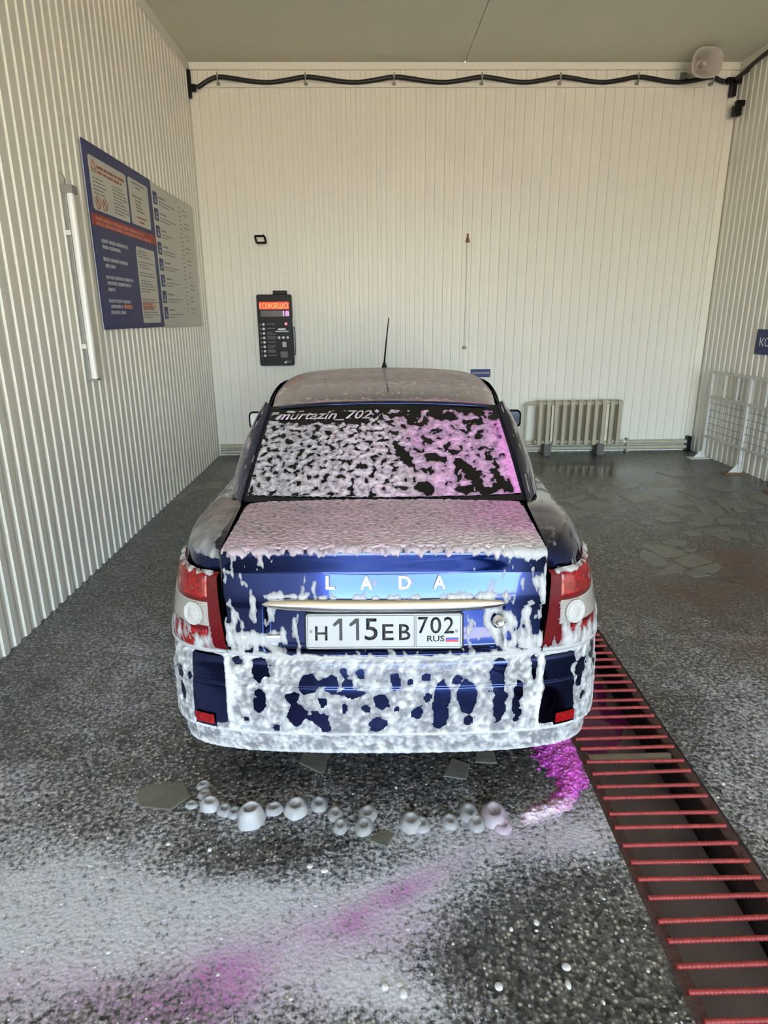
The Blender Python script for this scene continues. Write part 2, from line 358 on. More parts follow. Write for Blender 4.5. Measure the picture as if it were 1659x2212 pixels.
def grid_obj(name, P, mat, parent=None, flip=False, keep=None, attr=None, attr_name='col', smooth=True, fkeep=None):
    nu, nv = P.shape[:2]; idx = np.arange(nu*nv).reshape(nu, nv)
    Q = np.stack([idx[:-1, :-1], idx[1:, :-1], idx[1:, 1:], idx[:-1, 1:]], -1).reshape(-1, 4)
    if flip: Q = Q[:, ::-1]
    V = P.reshape(-1, 3)
    if fkeep is not None: Q = Q[fkeep.reshape(-1)]
    if keep is not None:
        k = keep.reshape(-1); Q = Q[k[Q].all(1)]
    used = np.zeros(len(V), bool); used[Q.ravel()] = True
    mp = np.cumsum(used)-1; V = V[used]; Q = mp[Q]
    me = bpy.data.meshes.new(name); me.vertices.add(len(V)); me.vertices.foreach_set('co', V.ravel())
    me.loops.add(Q.size); me.loops.foreach_set('vertex_index', Q.ravel().astype(np.int32))
    me.polygons.add(len(Q)); me.polygons.foreach_set('loop_start', np.arange(0, Q.size, 4, dtype=np.int32))
    me.update(calc_edges=True); me.validate()
    if smooth: me.polygons.foreach_set('use_smooth', [True]*len(me.polygons))
    if attr is not None:
        a = me.color_attributes.new(attr_name, 'FLOAT_COLOR', 'POINT'); a.data.foreach_set('color', attr.reshape(-1, 4)[used].ravel())
    me.materials.append(M[mat]); me.update()
    return link(bpy.data.objects.new(name, me), parent)
def foam(parent, P, h, col, alpha=None, flip=False, name='foam', label=None):
    Nn = normals(P)*(-1 if flip else 1)
    rgba = np.concatenate([np.clip(col, 0, 1), (np.ones(h.shape) if alpha is None else np.clip(alpha, 0, 1))[..., None]], -1)
    o = grid_obj(name, P + Nn*h[..., None], 'foam', parent, flip, keep=h > -0.0022, attr=rgba)
    return tag(o, label, kind='stuff')
WHITE = np.array([0.50, 0.515, 0.53]); PINKC = np.array([0.80, 0.20, 0.72]); LILAC = np.array([0.70, 0.55, 0.66]); MAUVE = np.array([0.60, 0.50, 0.53])
def mixc(a, b, t): return a*(1-t[..., None]) + b*t[..., None]

# ================================================================== the setting
def corrugated(L):
    """profile points (along, depth) of trapezoid sheet, pitch 115 mm"""
    pts = []; a = 0.0
    while a < L:
        for da, d in ((0, 0.0), (0.052, 0.0), (0.0565, 0.012), (0.1075, 0.012), (0.112, 0.0)):
            if a+da <= L: pts.append((a+da, d))
        a += 0.115
    pts.append((L, 0.0)); return pts
def wall_sheet(name, L, place, z0=0.0, z1=H):
    pr = corrugated(L); v = []; f = []
    for a, d in pr: v += [place(a, d, z0), place(a, d, z1)]
    for i in range(len(pr)-1): f.append((2*i, 2*i+2, 2*i+3, 2*i+1))
    return tag(add_mesh(name, v, f, 'wall'), kind='structure')
tag(wall_sheet('wall_left', YB-YF, lambda a, d, z: (XL+d, YF+a, z)), 'cream corrugated steel wall with the notice boards')
tag(wall_sheet('wall_back', XR-XL, lambda a, d, z: (XL+a, YB-d, z)), 'cream corrugated steel wall behind the car')
tag(wall_sheet('wall_right', YB-YF, lambda a, d, z: (XR-d, YB-a, z)), 'cream corrugated steel wall behind the mat rack')
cl = empty('ceiling'); tag(cl, 'flat grey ceiling of two board fields', kind='structure')
MB().box(XL, 1.133, YF, YB, H, H+0.05).build('ceiling_board', 'ceiling', cl, bevel=0.003)
MB().box(1.139, XR, YF, YB, H, H+0.05).build('ceiling_board', 'ceiling', cl, bevel=0.003)
MB().box(1.10, 1.17, YF, YB, H+0.02, H+0.06).build('joint_strip', 'steelgrey', cl)
tag(MB().box(XL, XR, YF-0.12, YF, 4.25, H+0.06).build('wall_front', 'wall'), 'header above the bay opening', kind='structure')
k = 0
def trim(mb, label):
    global k; k += 1
    return tag(mb.build('trim_%d' % k, 'trim', bevel=0.002), label, kind='structure')
trim(MB().box(XL+0.012, XR-0.012, YB-0.035, YB-0.012, H-0.075, H-0.002), 'cream strip where back wall meets ceiling')
trim(MB().box(XL+0.013, XL+0.06, YB-0.02, YB-0.012, 0, H-0.08), 'cream corner strip at the left end of the back wall')
trim(MB().box(XR-0.11, XR-0.012, YB-0.02, YB-0.012, 0.16, H-0.08), 'cream corner strip at the right end of the back wall')
trim(MB().box(XL+0.012, XL+0.03, YF, YB-0.04, H-0.09, H-0.002), 'cream strip where left wall meets ceiling')
trim(MB().box(XR-0.03, XR-0.012, YF, YB-0.04, H-0.09, H-0.002), 'cream strip where right wall meets ceiling')
trim(MB().box(-1.90, 3.90, YB-0.040, YB-0.012, 4.245, 4.285), 'pale rail under the black cable')

# outside ground in front of the bay
def ground():
    n = 14; xs = np.linspace(-16, 18, n); ys = np.linspace(-40, YF, n)
    P = np.stack(np.meshgrid(xs, ys, indexing='ij')+[np.zeros((n, n))], -1)
    return tag(grid_obj('ground_outside', P, 'brick', smooth=False), 'pale paved yard in front of the bay', kind='structure')
ground()

# floor with trench -------------------------------------------------
GL = lambda y: 0.786+0.027*y
GR = lambda y: 1.222+0.027*y
TY1 = 7.6
def floor_attr(P):
    x, y = P[..., 0], P[..., 1]
    n = fbm(x*2.2, y*2.2, 4, 3)
    foamv = 0.17 + 0.55*np.exp(-((y-1.55)/0.42)**2)*sstep(0.75, -0.15, x)
    foamv += 0.55*blob(x, y, -1.15, 1.58, 0.40, 0.20, -0.1) + 0.35*blob(x, y, -0.7, 1.50, 0.45, 0.13) + 0.45*blob(x, y, -1.1, 1.40, 0.35, 0.07, 0.1)
    foamv += 0.40*blob(x, y, -0.20, 1.42, 0.30, 0.14, 0.35) + 0.45*blob(x, y, 0.05, 1.60, 0.34, 0.07, 0.55) + 0.55*blob(x, y, -0.02, 1.30, 0.13, 0.06) + 0.4*blob(x, y, 0.10, 1.26, 0.08, 0.05)
    foamv += 0.48*blob(x, y, 0.55, 1.80, 0.34, 0.14, 0.2) + 0.40*blob(x, y, 0.74, 1.84, 0.18, 0.16) + 0.30*blob(x, y, 0.2, 1.86, 0.22, 0.08)
    foamv += 0.30*blob(x, y, -1.15, 2.75, 0.35, 0.55) + 0.18*blob(x, y, -1.45, 3.4, 0.4, 0.5) + 0.25*blob(x, y, -1.40, 2.15, 0.15, 0.12)
    foamv += 0.30*blob(x, y, -0.35, 2.06, 0.22, 0.07) + 0.38*blob(x, y, 1.75, 2.4, 0.30, 0.8) + 0.32*blob(x, y, 1.45, 1.9, 0.2, 0.5)
    foamv -= 0.50*blob(x, y, 0.60, 1.36, 0.28, 0.15) + 0.50*blob(x, y, -0.38, 1.77, 0.34, 0.09) + 0.30*blob(x, y, 0.30, 1.40, 0.16, 0.10)
    foamv -= 0.45*box_mask(x, y, -0.75, 0.8, 2.15, 6.3, 0.12) - 0.0
    foamv += 0.16*n - 0.22*sstep(3.2, 4.5, y)
    pink = 0.95*blob(x, y, -0.46, 1.33, 0.20, 0.10, 0.2) + 0.55*blob(x, y, -0.28, 1.42, 0.24, 0.10, 0.4) + 1.0*blob(x, y, 0.06, 1.60, 0.26, 0.05, 0.55)
    pink += 0.5*blob(x, y, -0.88, 1.33, 0.28, 0.08) + 0.5*blob(x, y, 0.05, 1.47, 0.2, 0.09) + 0.30*blob(x, y, 0.58, 1.84, 0.24, 0.12) + 0.5*blob(x, y, -0.7, 1.24, 0.5, 0.07)
    pink += 0.5*blob(x, y, 0.46, 1.57, 0.04, 0.03) + 0.6*blob(x, y, 0.70, 2.0, 0.10, 0.10)
    pink *= 0.75+0.5*fbm(x*6, y*6, 3, 11)
    rust = 0.9*blob(x, y, 2.75, 4.4, 0.45, 0.30) + 0.65*blob(x, y, 1.95, 3.75, 0.45, 0.5) + 0.5*blob(x, y, 2.15, 3.1, 0.35, 0.3) + 0.5*blob(x, y, 2.6, 3.9, 0.5, 0.5)
    pud = 0.95*blob(x, y, 2.55, 7.5, 0.75, 0.55) + 0.55*blob(x, y, 3.2, 6.4, 0.9, 0.8) + 0.4*blob(x, y, 1.8, 6.4, 0.5, 0.8)
    return np.clip(np.stack([foamv, pink, rust, np.clip(pud, 0, 0.97)], -1), 0, 1)
def floor_part(x0f, x1f, y0, y1, nx, ny):
    ys = np.linspace(y0, y1, ny); P = np.zeros((nx, ny, 3))
    for j, y in enumerate(ys): P[:, j, 0] = np.linspace(x0f(y), x1f(y), nx); P[:, j, 1] = y
    return P
fl = empty('floor'); tag(fl, 'dark wet exposed-aggregate concrete floor with soap film', kind='structure')
for (a, b_, y0, y1, nx, ny) in ((lambda y: XL, GL, YF, TY1, 110, 640), (GR, lambda y: XR, YF, TY1, 90, 400), (lambda y: XL, lambda y: XR, TY1, YB, 100, 22)):
    P = floor_part(a, b_, y0, y1, nx, ny)
    grid_obj('slab', P, 'floor', fl, attr=floor_attr(P), attr_name='mask', smooth=False)
STONES = [[(2.15,4.8),(2.33,4.73),(2.41,4.59),(2.36,4.52),(2.2,4.47),(2.13,4.72)],[(2.12,4.69),(2.18,4.45),(2.17,4.36),(2.05,4.3),(2.01,4.48),(2.05,4.59)],[(2.24,4.44),(2.46,4.56),(2.5,4.38),(2.3,4.29),(2.25,4.33)],[(1.99,4.17),(2.23,4.38),(2.24,4.26),(2.19,4.19),(2.02,4.15)],[(2.3,4.26),(2.53,4.36),(2.52,4.28),(2.4,4.17),(2.31,4.23)],[(2.2,4.18),(2.3,4.22),(2.37,4.13),(2.23,4.09)],[(2.31,4.82),(2.44,4.89),(2.54,4.85),(2.48,4.75),(2.37,4.75)],[(2.87,5.45),(2.99,5.55),(3.09,5.46),(2.99,5.34),(2.84,5.33)],[(3.1,5.45),(3.27,5.4),(3.24,5.3),(3.03,5.26)],[(2.52,5.44),(2.69,5.55),(2.75,5.37),(2.58,5.31)],[(2.86,6.18),(3.08,6.16),(3.1,5.87),(2.88,5.87)],[(3.1,5.84),(3.3,5.8),(3.23,5.56),(3.03,5.53)],[(2.75,5.13),(3.05,5.2),(3.03,5.09),(2.82,5.03)],[(2.81,5.0),(2.98,5.02),(2.89,4.85),(2.83,4.9)],[(2.57,5.07),(2.77,5.1),(2.74,4.99),(2.63,4.96)],[(1.93,5.93),(2.16,6.11),(2.32,5.89),(2.17,5.73),(2.02,5.76)],[(1.8,6.07),(2.01,6.18),(2.15,6.27),(2.18,6.17),(1.96,5.97)],[(2.26,6.28),(2.43,6.29),(2.38,6.15),(2.26,6.13)],[(2.74,5.31),(2.85,5.35),(2.96,5.28),(2.79,5.21)],[(3.47,6.07),(3.52,5.9),(3.47,5.62),(3.37,5.61)],[(3.6,5.97),(3.72,5.77),(3.62,5.71),(3.52,5.78)],[(3.15,5.01),(3.19,4.88),(3.13,4.8),(3.1,4.84)],[(3.16,6.37),(3.37,6.43),(3.4,6.16),(3.25,6.11)],[(2.35,5.37),(2.45,5.36),(2.45,5.28),(2.36,5.29)],[(2.65,4.66),(2.91,4.52),(2.74,4.29),(2.54,4.41)],[(3.01,5.11),(3.14,5.03),(3.06,4.85),(2.95,4.94)],[(2.42,4.68),(2.53,4.66),(2.48,4.61),(2.43,4.61)],[(2.98,5.52),(3.19,5.53),(3.12,5.49),(3.01,5.49)],[(2.76,5.87),(2.86,5.84),(2.93,5.69),(3.0,5.57),(2.85,5.55),(2.72,5.7)],[(2.3,6.63),(2.37,6.67),(2.31,6.38),(2.23,6.32)],[(3.41,6.12),(3.47,6.09),(3.47,5.84),(3.3,5.62),(3.33,5.82)],[(3.3,5.35),(3.35,5.27),(3.3,5.21),(3.26,5.25)],[(2.08,5.62),(2.2,5.59),(2.16,5.51),(2.07,5.54)],[(1.73,5.75),(1.97,5.74),(2.1,5.67),(1.92,5.57),(1.73,5.58)],[(3.5,5.5),(3.57,5.47),(3.5,5.34),(3.44,5.37)],[(2.32,5.76),(2.4,5.77),(2.35,5.66),(2.29,5.65)],[(-0.3,2.31),(-0.19,2.3),(-0.2,2.19),(-0.21,2.17),(-0.31,2.24)],[(0.32,2.25),(0.39,2.21),(0.36,2.12),(0.27,2.14)],[(0.43,2.3),(0.5,2.29),(0.5,2.21),(0.41,2.22)],[(-0.02,1.82),(0.02,1.87),(0.07,1.85),(0.04,1.79)],[(-0.92,2.07),(-0.89,2.13),(-0.75,2.14),(-0.7,2.06),(-0.76,1.99),(-0.88,2.01)],[(-1.95,6.74),(-1.84,6.86),(-1.81,6.66),(-1.91,6.56)],[(-1.81,7.0),(-1.63,7.06),(-1.62,6.72),(-1.77,6.71)],[(-1.97,6.49),(-1.9,6.51),(-1.89,6.36),(-1.96,6.34)],
 [(2.9,6.75),(3.2,6.85),(3.3,6.6),(3.1,6.5),(2.92,6.55)],[(2.5,6.2),(2.75,6.25),(2.8,6.0),(2.55,5.95)],[(3.5,6.6),(3.8,6.7),(3.85,6.4),(3.6,6.3)],[(3.3,7.2),(3.65,7.3),(3.7,7.0),(3.4,6.95)],[(2.45,4.05),(2.7,4.1),(2.75,3.95),(2.55,3.88)],[(2.6,6.75),(2.8,6.8),(2.82,6.5),(2.6,6.45)],[(3.75,6.15),(3.95,6.1),(3.9,5.85),(3.78,5.8)],[(3.35,5.1),(3.6,5.15),(3.5,4.9),(3.32,4.9)],[(1.55,6.5),(1.8,6.55),(1.85,6.3),(1.6,6.25)],[(1.6,7.0),(1.9,7.1),(2.0,6.8),(1.7,6.7)]]
for i, poly in enumerate(STONES):
    ar = sum(poly[j][0]*poly[(j+1) % len(poly)][1]-poly[(j+1) % len(poly)][0]*poly[j][1] for j in range(len(poly)))
    if ar < 0: poly = poly[::-1]
    c = (sum(p[0] for p in poly)/len(poly), sum(p[1] for p in poly)/len(poly)); n = len(poly)
    t = 0.0035+0.002*random.random()
    vs = [(x, y, -0.02) for x, y in poly] + [(x, y, t-0.002) for x, y in poly] + [(x+(c[0]-x)*0.05, y+(c[1]-y)*0.05, t) for x, y in poly]
    fs = [(q, (q+1) % n, n+(q+1) % n, n+q) for q in range(n)] + [(n+q, n+(q+1) % n, 2*n+(q+1) % n, 2*n+q) for q in range(n)] + [tuple(range(2*n, 3*n))]
    add_mesh('flagstone', vs, fs, 'stone_brown' if i in (24, 48) else 'stone', fl)

# drain channel under the grate
DZ = -0.26
v = []; f = []
for y in (YF, TY1):
    v += [(GL(y), y, 0), (GL(y)+0.015, y, DZ), (GR(y)-0.015, y, DZ), (GR(y), y, 0)]
f = [(0, 4, 5, 1), (1, 5, 6, 2), (2, 6, 7, 3), (0, 1, 2, 3), (4, 7, 6, 5)]
ch = empty('drain_channel'); tag(ch, 'concrete drain channel sunk into the floor under the red grate', kind='structure')
add_mesh('channel_lining', v, f, 'trench', ch)
sn = 60; xs = np.linspace(0, 1, 14); ys = np.linspace(YF+0.02, TY1-0.02, 180); P = np.zeros((14, 180, 3))
for j, y in enumerate(ys):
    P[:, j, 0] = GL(y)+0.02+(0.36)*xs; P[:, j, 1] = y
P[..., 2] = -0.15+0.012*fbm(P[..., 0]*7, P[..., 1]*7, 3, 5)
grid_obj('silt', P, 'sludge', ch)
Q = P[:, (ys > 2.30) & (ys < 3.9)].copy(); Q[..., 2] += 0.010*blob(Q[..., 0], Q[..., 1], 0.98, 3.0, 0.20, 0.65)-0.003+0.004*fbm(Q[..., 0]*8, Q[..., 1]*8, 2, 6)
tag(grid_obj('dyed_water', Q, 'dye', ch), 'magenta dyed water in the channel')
MB().tube([(GL(2.26)+0.005, 2.262, -0.03), (GR(2.26)-0.02, 2.262, -0.03)], 0.022, 12).build('crossing_pipe', 'steelgrey', ch, smooth=True)

gr = empty('drain_grate', (GL(1.0), 1.0, 0.0)); tag(gr, 'red rebar drain grate running along the floor beside the car', 'grate')
g0 = Vector((GL(1.0), 1.0, 0))
def rail(xf, w0, w1):
    mb = MB(); pts = []
    for (y0, y1) in ((0.2, TY1-0.05),):
        a = [(xf(y0)+w0, y0), (xf(y0)+w1, y0), (xf(y1)+w1, y1), (xf(y1)+w0, y1)]
        mb.prism([(p[0]-g0.x, p[1]-g0.y) for p in a], 'z', -0.03, -0.006)
    return mb.build('side_rail', 'railrust', gr, bevel=0.003)
rail(GL, 0.0, 0.045); rail(GR, -0.045, 0.0)
rod_len = GR(0)-GL(0)-0.036
def rod_mesh():
    pts = []; rr = []; n = int(rod_len/0.0042)
    for i in range(n+1):
        pts.append((rod_len*i/n, 0, 0)); rr.append(0.0075+(0.0016 if i % 3 == 0 else 0.0))
    mb = MB().tube(pts, rr, 8); return mb.build('rod', 'rodred', gr, smooth=True)
rod0 = rod_mesh()
y = 0.40; first = True
while y < TY1-0.15:
    r = rod0 if first else rod0.copy()
    if not first: COL.objects.link(r); r.parent = gr
    r.location = (GL(y)+0.018-g0.x+random.uniform(-.004, .004), y-g0.y+random.uniform(-.006, .006), 0.001); r.rotation_euler = (random.uniform(0, 6), 0, random.uniform(-.012, .022))
    first = False; y += 0.0725

# ================================================================== things on the back wall
WF = YB-0.0130                                  # crest plane of the back wall sheet
# control terminal
tm = empty('control_terminal', (-1.155, WF, 1.165)); tag(tm, 'black wash control terminal with glowing red display on back wall', 'terminal')
TW, TH, TD = 0.425, 0.85, 0.10
poly = rrect(-TW/2, TW/2, 0, TH, 0.02)
MB().prism(poly, 'y', -TD, 0).build('housing', 'black', tm, bevel=0.004)
FY = -TD
def tpl(name, u0, u1, v0, v1, mat, dep=0.004, r=None):
    x0, x1 = -TW/2+u0*TW, -TW/2+u1*TW; z0, z1 = TH*(1-v1), TH*(1-v0)
    return MB().prism(rrect(x0, x1, z0, z1, r or min(x1-x0, z1-z0)*0.12), 'y', FY-dep, FY).build(name, mat, tm)
MB().box(-0.01, 0.16, -0.09, -0.01, TH, TH+0.045).build('top_bracket', 'black', tm, bevel=0.006)
tpl('red_display', 0.07, 0.93, 0.10, 0.205, 'ledred', 0.006)
tpl('lower_display', 0.10, 0.93, 0.222, 0.305, 'screen', 0.005)
def tmx(u, v, dy): return Matrix.Translation((-TW/2+u*TW, FY-dy, TH*(1-v))) @ Matrix.Rotation(math.pi/2, 4, 'X')
text_mesh('display_text', '1ОЖЯШО', 'ledorange', tm, tmx(0.09, 0.195, 0.006), width=0.345, height=0.066, extrude=0.002)
text_mesh('display_digits', '18', 'ledpurple', tm, tmx(0.745, 0.300, 0.005), width=0.075, height=0.062, extrude=0.002, bold=0.02)
for q in range(8):
    vv = 0.413+0.0632*q
    MB().lathe([(0.015, 0), (0.0165, -0.006), (0.014, -0.012)], (-TW/2+0.165*TW, FY, TH*(1-vv)), 20, 'y').build('button', 'white', tm, smooth=True)
    mb = MB()
    for wv in ((0.0, 0.0), (0.022, 1)) if q in (2, 3, 5, 6) else ((0.008, 0.0),):
        ln = random.uniform(0.07, 0.12); z = TH*(1-vv)+0.012-wv[0]
        mb.box(-TW/2+0.25*TW, -TW/2+0.25*TW+ln, FY-0.002, FY, z-0.006, z+0.006)
    mb.build('print', 'dimtext', tm)
    MB().box(-TW/2+0.05*TW, -TW/2+0.10*TW, FY-0.002, FY, TH*(1-vv)-0.012, TH*(1-vv)+0.012).build('pictogram', 'dimtext', tm)
for u in (0.60, 0.725, 0.85):
    MB().lathe([(0.016, 0), (0.0175, -0.006), (0.014, -0.012)], (-TW/2+u*TW, FY, TH*0.40), 20, 'y').build('button', 'white', tm, smooth=True)
MB().lathe([(0.017, 0), (0.018, -0.008), (0.012, -0.014)], (-TW/2+0.82*TW, FY, TH*(1-0.407)), 20, 'y').build('stop_button', 'ledpink', tm, smooth=True)
tpl('print', 0.58, 0.80, 0.470, 0.492, 'white', 0.002); tpl('print', 0.50, 0.885, 0.503, 0.523, 'plate', 0.002)
tpl('coin_slot', 0.685, 0.80, 0.660, 0.735, 'plate', 0.008)
tpl('card_reader', 0.62, 0.83, 0.80, 0.885, 'dimtext', 0.006)
MB().prism([(0.085, 0.03), (0.125, 0.03), (0.118, 0.062)], 'y', FY-0.002, FY).build('logo_mark', 'white', tm)
MB().box(0.128, 0.178, FY-0.002, FY, 0.038, 0.056).build('logo_mark', 'dimtext', tm)
MB().box(TW/2, TW/2+0.018, -0.08, -0.03, 0.47, 0.57).build('side_handle', 'white', tm, bevel=0.005)
MB().tube([(TW/2+0.012, -0.03, 0.47), (TW/2+0.018, -0.01, 0.40), (TW/2+0.012, -0.01, 0.12)], 0.005, 8).build('side_cable', 'cable', tm, smooth=True)

# small black hose holder frame
hf = empty('holder_frame', (-1.27, WF, 2.6)); tag(hf, 'small black rectangular wire frame on back wall above terminal', 'bracket')
fr = MB()
for a, b_ in (((-0.068, 0, 0.075), (0.045, 0, 0.075)), ((0.045, 0, 0.075), (0.062, 0, 0.0)), ((0.062, 0, 0.0), (-0.05, 0, 0.0)), ((-0.05, 0, 0.0), (-0.068, 0, 0.075))):
    fr.tube([(a[0], -0.11, a[2]), (b_[0], -0.11, b_[2])], 0.012, 8)
fr.build('frame', 'black', hf, smooth=True)
MB().tube([(0.02, -0.11, 0.075), (0.03, -0.05, 0.09), (0.02, 0.0, 0.10)], 0.008, 8).build('arm', 'black', hf, smooth=True)
# wall rod
wr = empty('wall_rod', (1.215, WF, 1.365)); tag(wr, 'thin white vertical rod between dark hook and knob on back wall', 'rod')
MB().tube([(0.003, -0.02, 0.0), (0.006, -0.02, 1.24)], 0.009, 10).build('rod', 'trim', wr, smooth=True)
MB().lathe([(0.022, -0.02), (0.026, 0.0), (0.020, 0.012)], (0, -0.025, 0.0), 16).build('knob', 'steelgrey', wr, smooth=True)
MB().lathe([(0.028, 1.235), (0.018, 1.28), (0.008, 1.30), (0.013, 1.32), (0.006, 1.335)], (0.005, -0.02, 0), 14).build('hook', 'rust', wr, smooth=True)
# small blue sign
sg = empty('wall_sign', (1.434, WF-0.004, 1.04)); tag(sg, 'small navy sign with white words on back wall behind car roof', 'sign')
MB().box(-0.134, 0.134, -0.006, 0.004, -0.056, 0.056).build('panel', 'white', sg)
MB().box(-0.128, 0.128, -0.008, -0.004, -0.051, 0.051).build('face', 'bluesign', sg)
text_mesh('lettering', 'ХОЛОДНАЯ ВОДА', 'white', sg, Matrix.Translation((-0.112, -0.008, -0.012)) @ Matrix.Rotation(math.pi/2, 4, 'X'), width=0.224, height=0.024, extrude=0.001)

# radiator ----------------------------------------------------------
rd = empty('radiator', (2.69, WF-0.20, 0.0)); tag(rd, 'old beige cast-iron radiator standing against the back wall', 'radiator')
nsec = 11; pitch = 0.102; x0 = -0.561
sec = MB()
for yy in (-0.055, 0.0, 0.05):
    sec.prism(rrect(-0.026, 0.026, yy-0.018, yy+0.018, 0.014, 3), 'z', 0.17, 0.655)
sec.prism(rrect(-0.030, 0.030, -0.072, 0.068, 0.02, 3), 'z', 0.135, 0.185)
sec.add([], [])
arch = [(-0.073, 0.64), (0.069, 0.64), (0.062, 0.685), (0.03, 0.706), (-0.03, 0.708), (-0.066, 0.688)]
sec.prism(arch, 'x', -0.028, 0.028)
sec.tube([(-pitch/2, 0, 0.665), (pitch/2, 0, 0.665)], 0.026, 10); sec.tube([(-pitch/2, 0, 0.165), (pitch/2, 0, 0.165)], 0.026, 10)
s0 = sec.build('section', 'radiator', rd, bevel=0.006); s0.location = (x0+0.052, 0, 0)
for i in range(1, nsec):
    s = s0.copy(); COL.objects.link(s); s.parent = rd; s.location = (x0+0.052+pitch*i, 0, 0)
MB().box(x0+pitch*2.02, x0+pitch*2.02+0.030, -0.02, 0.0, 0.17, 0.665).build('cream_strip', 'cream', rd)
MB().box(x0+pitch*8.93, x0+pitch*8.93+0.032, -0.02, 0.0, 0.14, 0.69).build('cream_strip', 'cream', rd)
MB().box(x0+pitch*9.3, x0+pitch*9.85, -0.01, 0.01, 0.18, 0.67).build('back_plate', 'radiator', rd)
for fx in (-0.40, 0.29):
    MB().box(fx-0.045, fx+0.045, -0.10, 0.05, 0.0, 0.15).build('foot', 'concrete', rd, bevel=0.012)
MB().tube([(x0, 0, 0.665), (x0-0.05, 0, 0.665), (x0-0.11, 0, 0.655), (x0-0.125, 0.01, 0.63), (x0-0.125, 0.02, 0.13)], 0.017, 10).build('feed_pipe', 'pipe', rd, smooth=True)
MB().tube([(x0+nsec*pitch, 0, 0.165), (x0+nsec*pitch+0.06, 0, 0.165)], 0.020, 10).build('valve', 'pipe', rd, smooth=True)
MB().lathe([(0.020, 0), (0.022, 0.03), (0.010, 0.045)], (x0+nsec*pitch+0.045, 0, 0.165), 12, 'x').build('valve_cap', 'white', rd, smooth=True)
# heating pipes along the wall
for z, r, lab in ((0.125, 0.028, 'upper beige heating pipe along the foot of back wall'), (0.055, 0.028, 'lower beige heating pipe along the foot of back wall')):
    hp = MB().tube([(XL+0.04, WF-0.045, z), (XR-0.08, WF-0.045, z)], r, 14).build('heating_pipe', 'pipe', smooth=True)
    tag(hp, lab, 'pipe', 'heating pipes')
pb = MB().box(3.40, 3.43, WF-0.085, WF, 0.0, 0.18).build('pipe_bracket', 'pipe', bevel=0.004); tag(pb, 'short bracket holding the heating pipes right of radiator', 'bracket')
pb = MB().box(XR-0.10, XR-0.05, WF-0.09, WF-0.0, 0.0, 0.20).build('pipe_bracket', 'black', bevel=0.006); tag(pb, 'dark pipe end cap in the far right floor corner', 'pipe cap')

# cable with clips --------------------------------------------------
clips = [-1.655, -0.669, 0.328, 1.324, 2.216, 3.106, 3.969]
CYW = YB-0.06
pts = [(-1.895, CYW, 4.235), (-1.86, CYW, 4.25), (-1.78, CYW, 4.295)]
for i, cx_ in enumerate(clips):
    pts.append((cx_, CYW, 4.338))
    if i < len(clips)-1:
        nx = clips[i+1]
        for q, dz in ((0.2, -0.018), (0.4, -0.045), (0.6, -0.052), (0.8, -0.028)): pts.append((cx_+(nx-cx_)*q, CYW, 4.338+dz))
pts += [(4.05, CYW, 4.305), (4.115, CYW, 4.29)]
hc = empty('hose_cable', (0, YB, 4.3)); tag(hc, 'thick black cable sagging between clips along top of back wall', 'cable')
def sub(p, o): return [(a[0]-o[0], a[1]-o[1], a[2]-o[2]) for a in p]
O_ = (0, YB, 4.3)
P_ = cr_axis(np.array(pts), np.linspace(0, len(pts)-1, 160))
MB().tube(sub(P_.tolist(), O_), 0.024, 10).build('cable_run', 'cable', hc, smooth=True)
for cx_ in clips:
    mb = MB().box(cx_-0.012, cx_+0.012, -0.095, -0.012, 0.055-0.02, 0.072-0.02).box(cx_-0.006, cx_+0.006, -0.10, -0.085, -0.03, 0.075).box(cx_-0.02, cx_+0.02, -0.06, -0.012, -0.04, -0.015)
    mb.build('clip', 'steelgrey', hc)
rc = [(4.20, YB-0.15, 4.29), (4.225, 8.20, 4.32), (4.235, 8.0, 4.36), (4.24, 7.6, 4.385), (4.24, 7.0, 4.37), (4.24, 6.4, 4.385), (4.24, 5.0, 4.36)]
tag(MB().tube(cr_axis(np.array(rc), np.linspace(0, len(rc)-1, 50)).tolist(), 0.024, 10).build('hose_cable', 'cable', smooth=True), 'black cable running from the corner up along right wall', 'cable')
tag(MB().box(XL+0.015, XL+0.05, YB-0.11, YB-0.07, 4.12, 4.40).box(XL+0.03, XL+0.10, YB-0.10, YB-0.05, 4.19, 4.26).build('cable_bracket', 'black', bevel=0.004), 'black bracket at the left end of the cable', 'bracket')
tag(MB().box(4.12, 4.29, YB-0.12, YB-0.06, 4.26, 4.32).box(4.18, 4.24, YB-0.12, YB-0.05, 4.13, 4.30).box(4.27, 4.295, YB-0.25, YB-0.12, 4.33, 4.36).build('cable_bracket', 'black', bevel=0.006), 'black bracket in corner where the cable turns', 'bracket')
tag(MB().box(4.18, 4.265, YB-0.25, YB-0.17, 3.90, 4.01).box(4.20, 4.298, YB-0.24, YB-0.18, 4.0, 4.06).build('junction_box', 'black', bevel=0.008), 'small black box on right wall under the cable bracket', 'box')

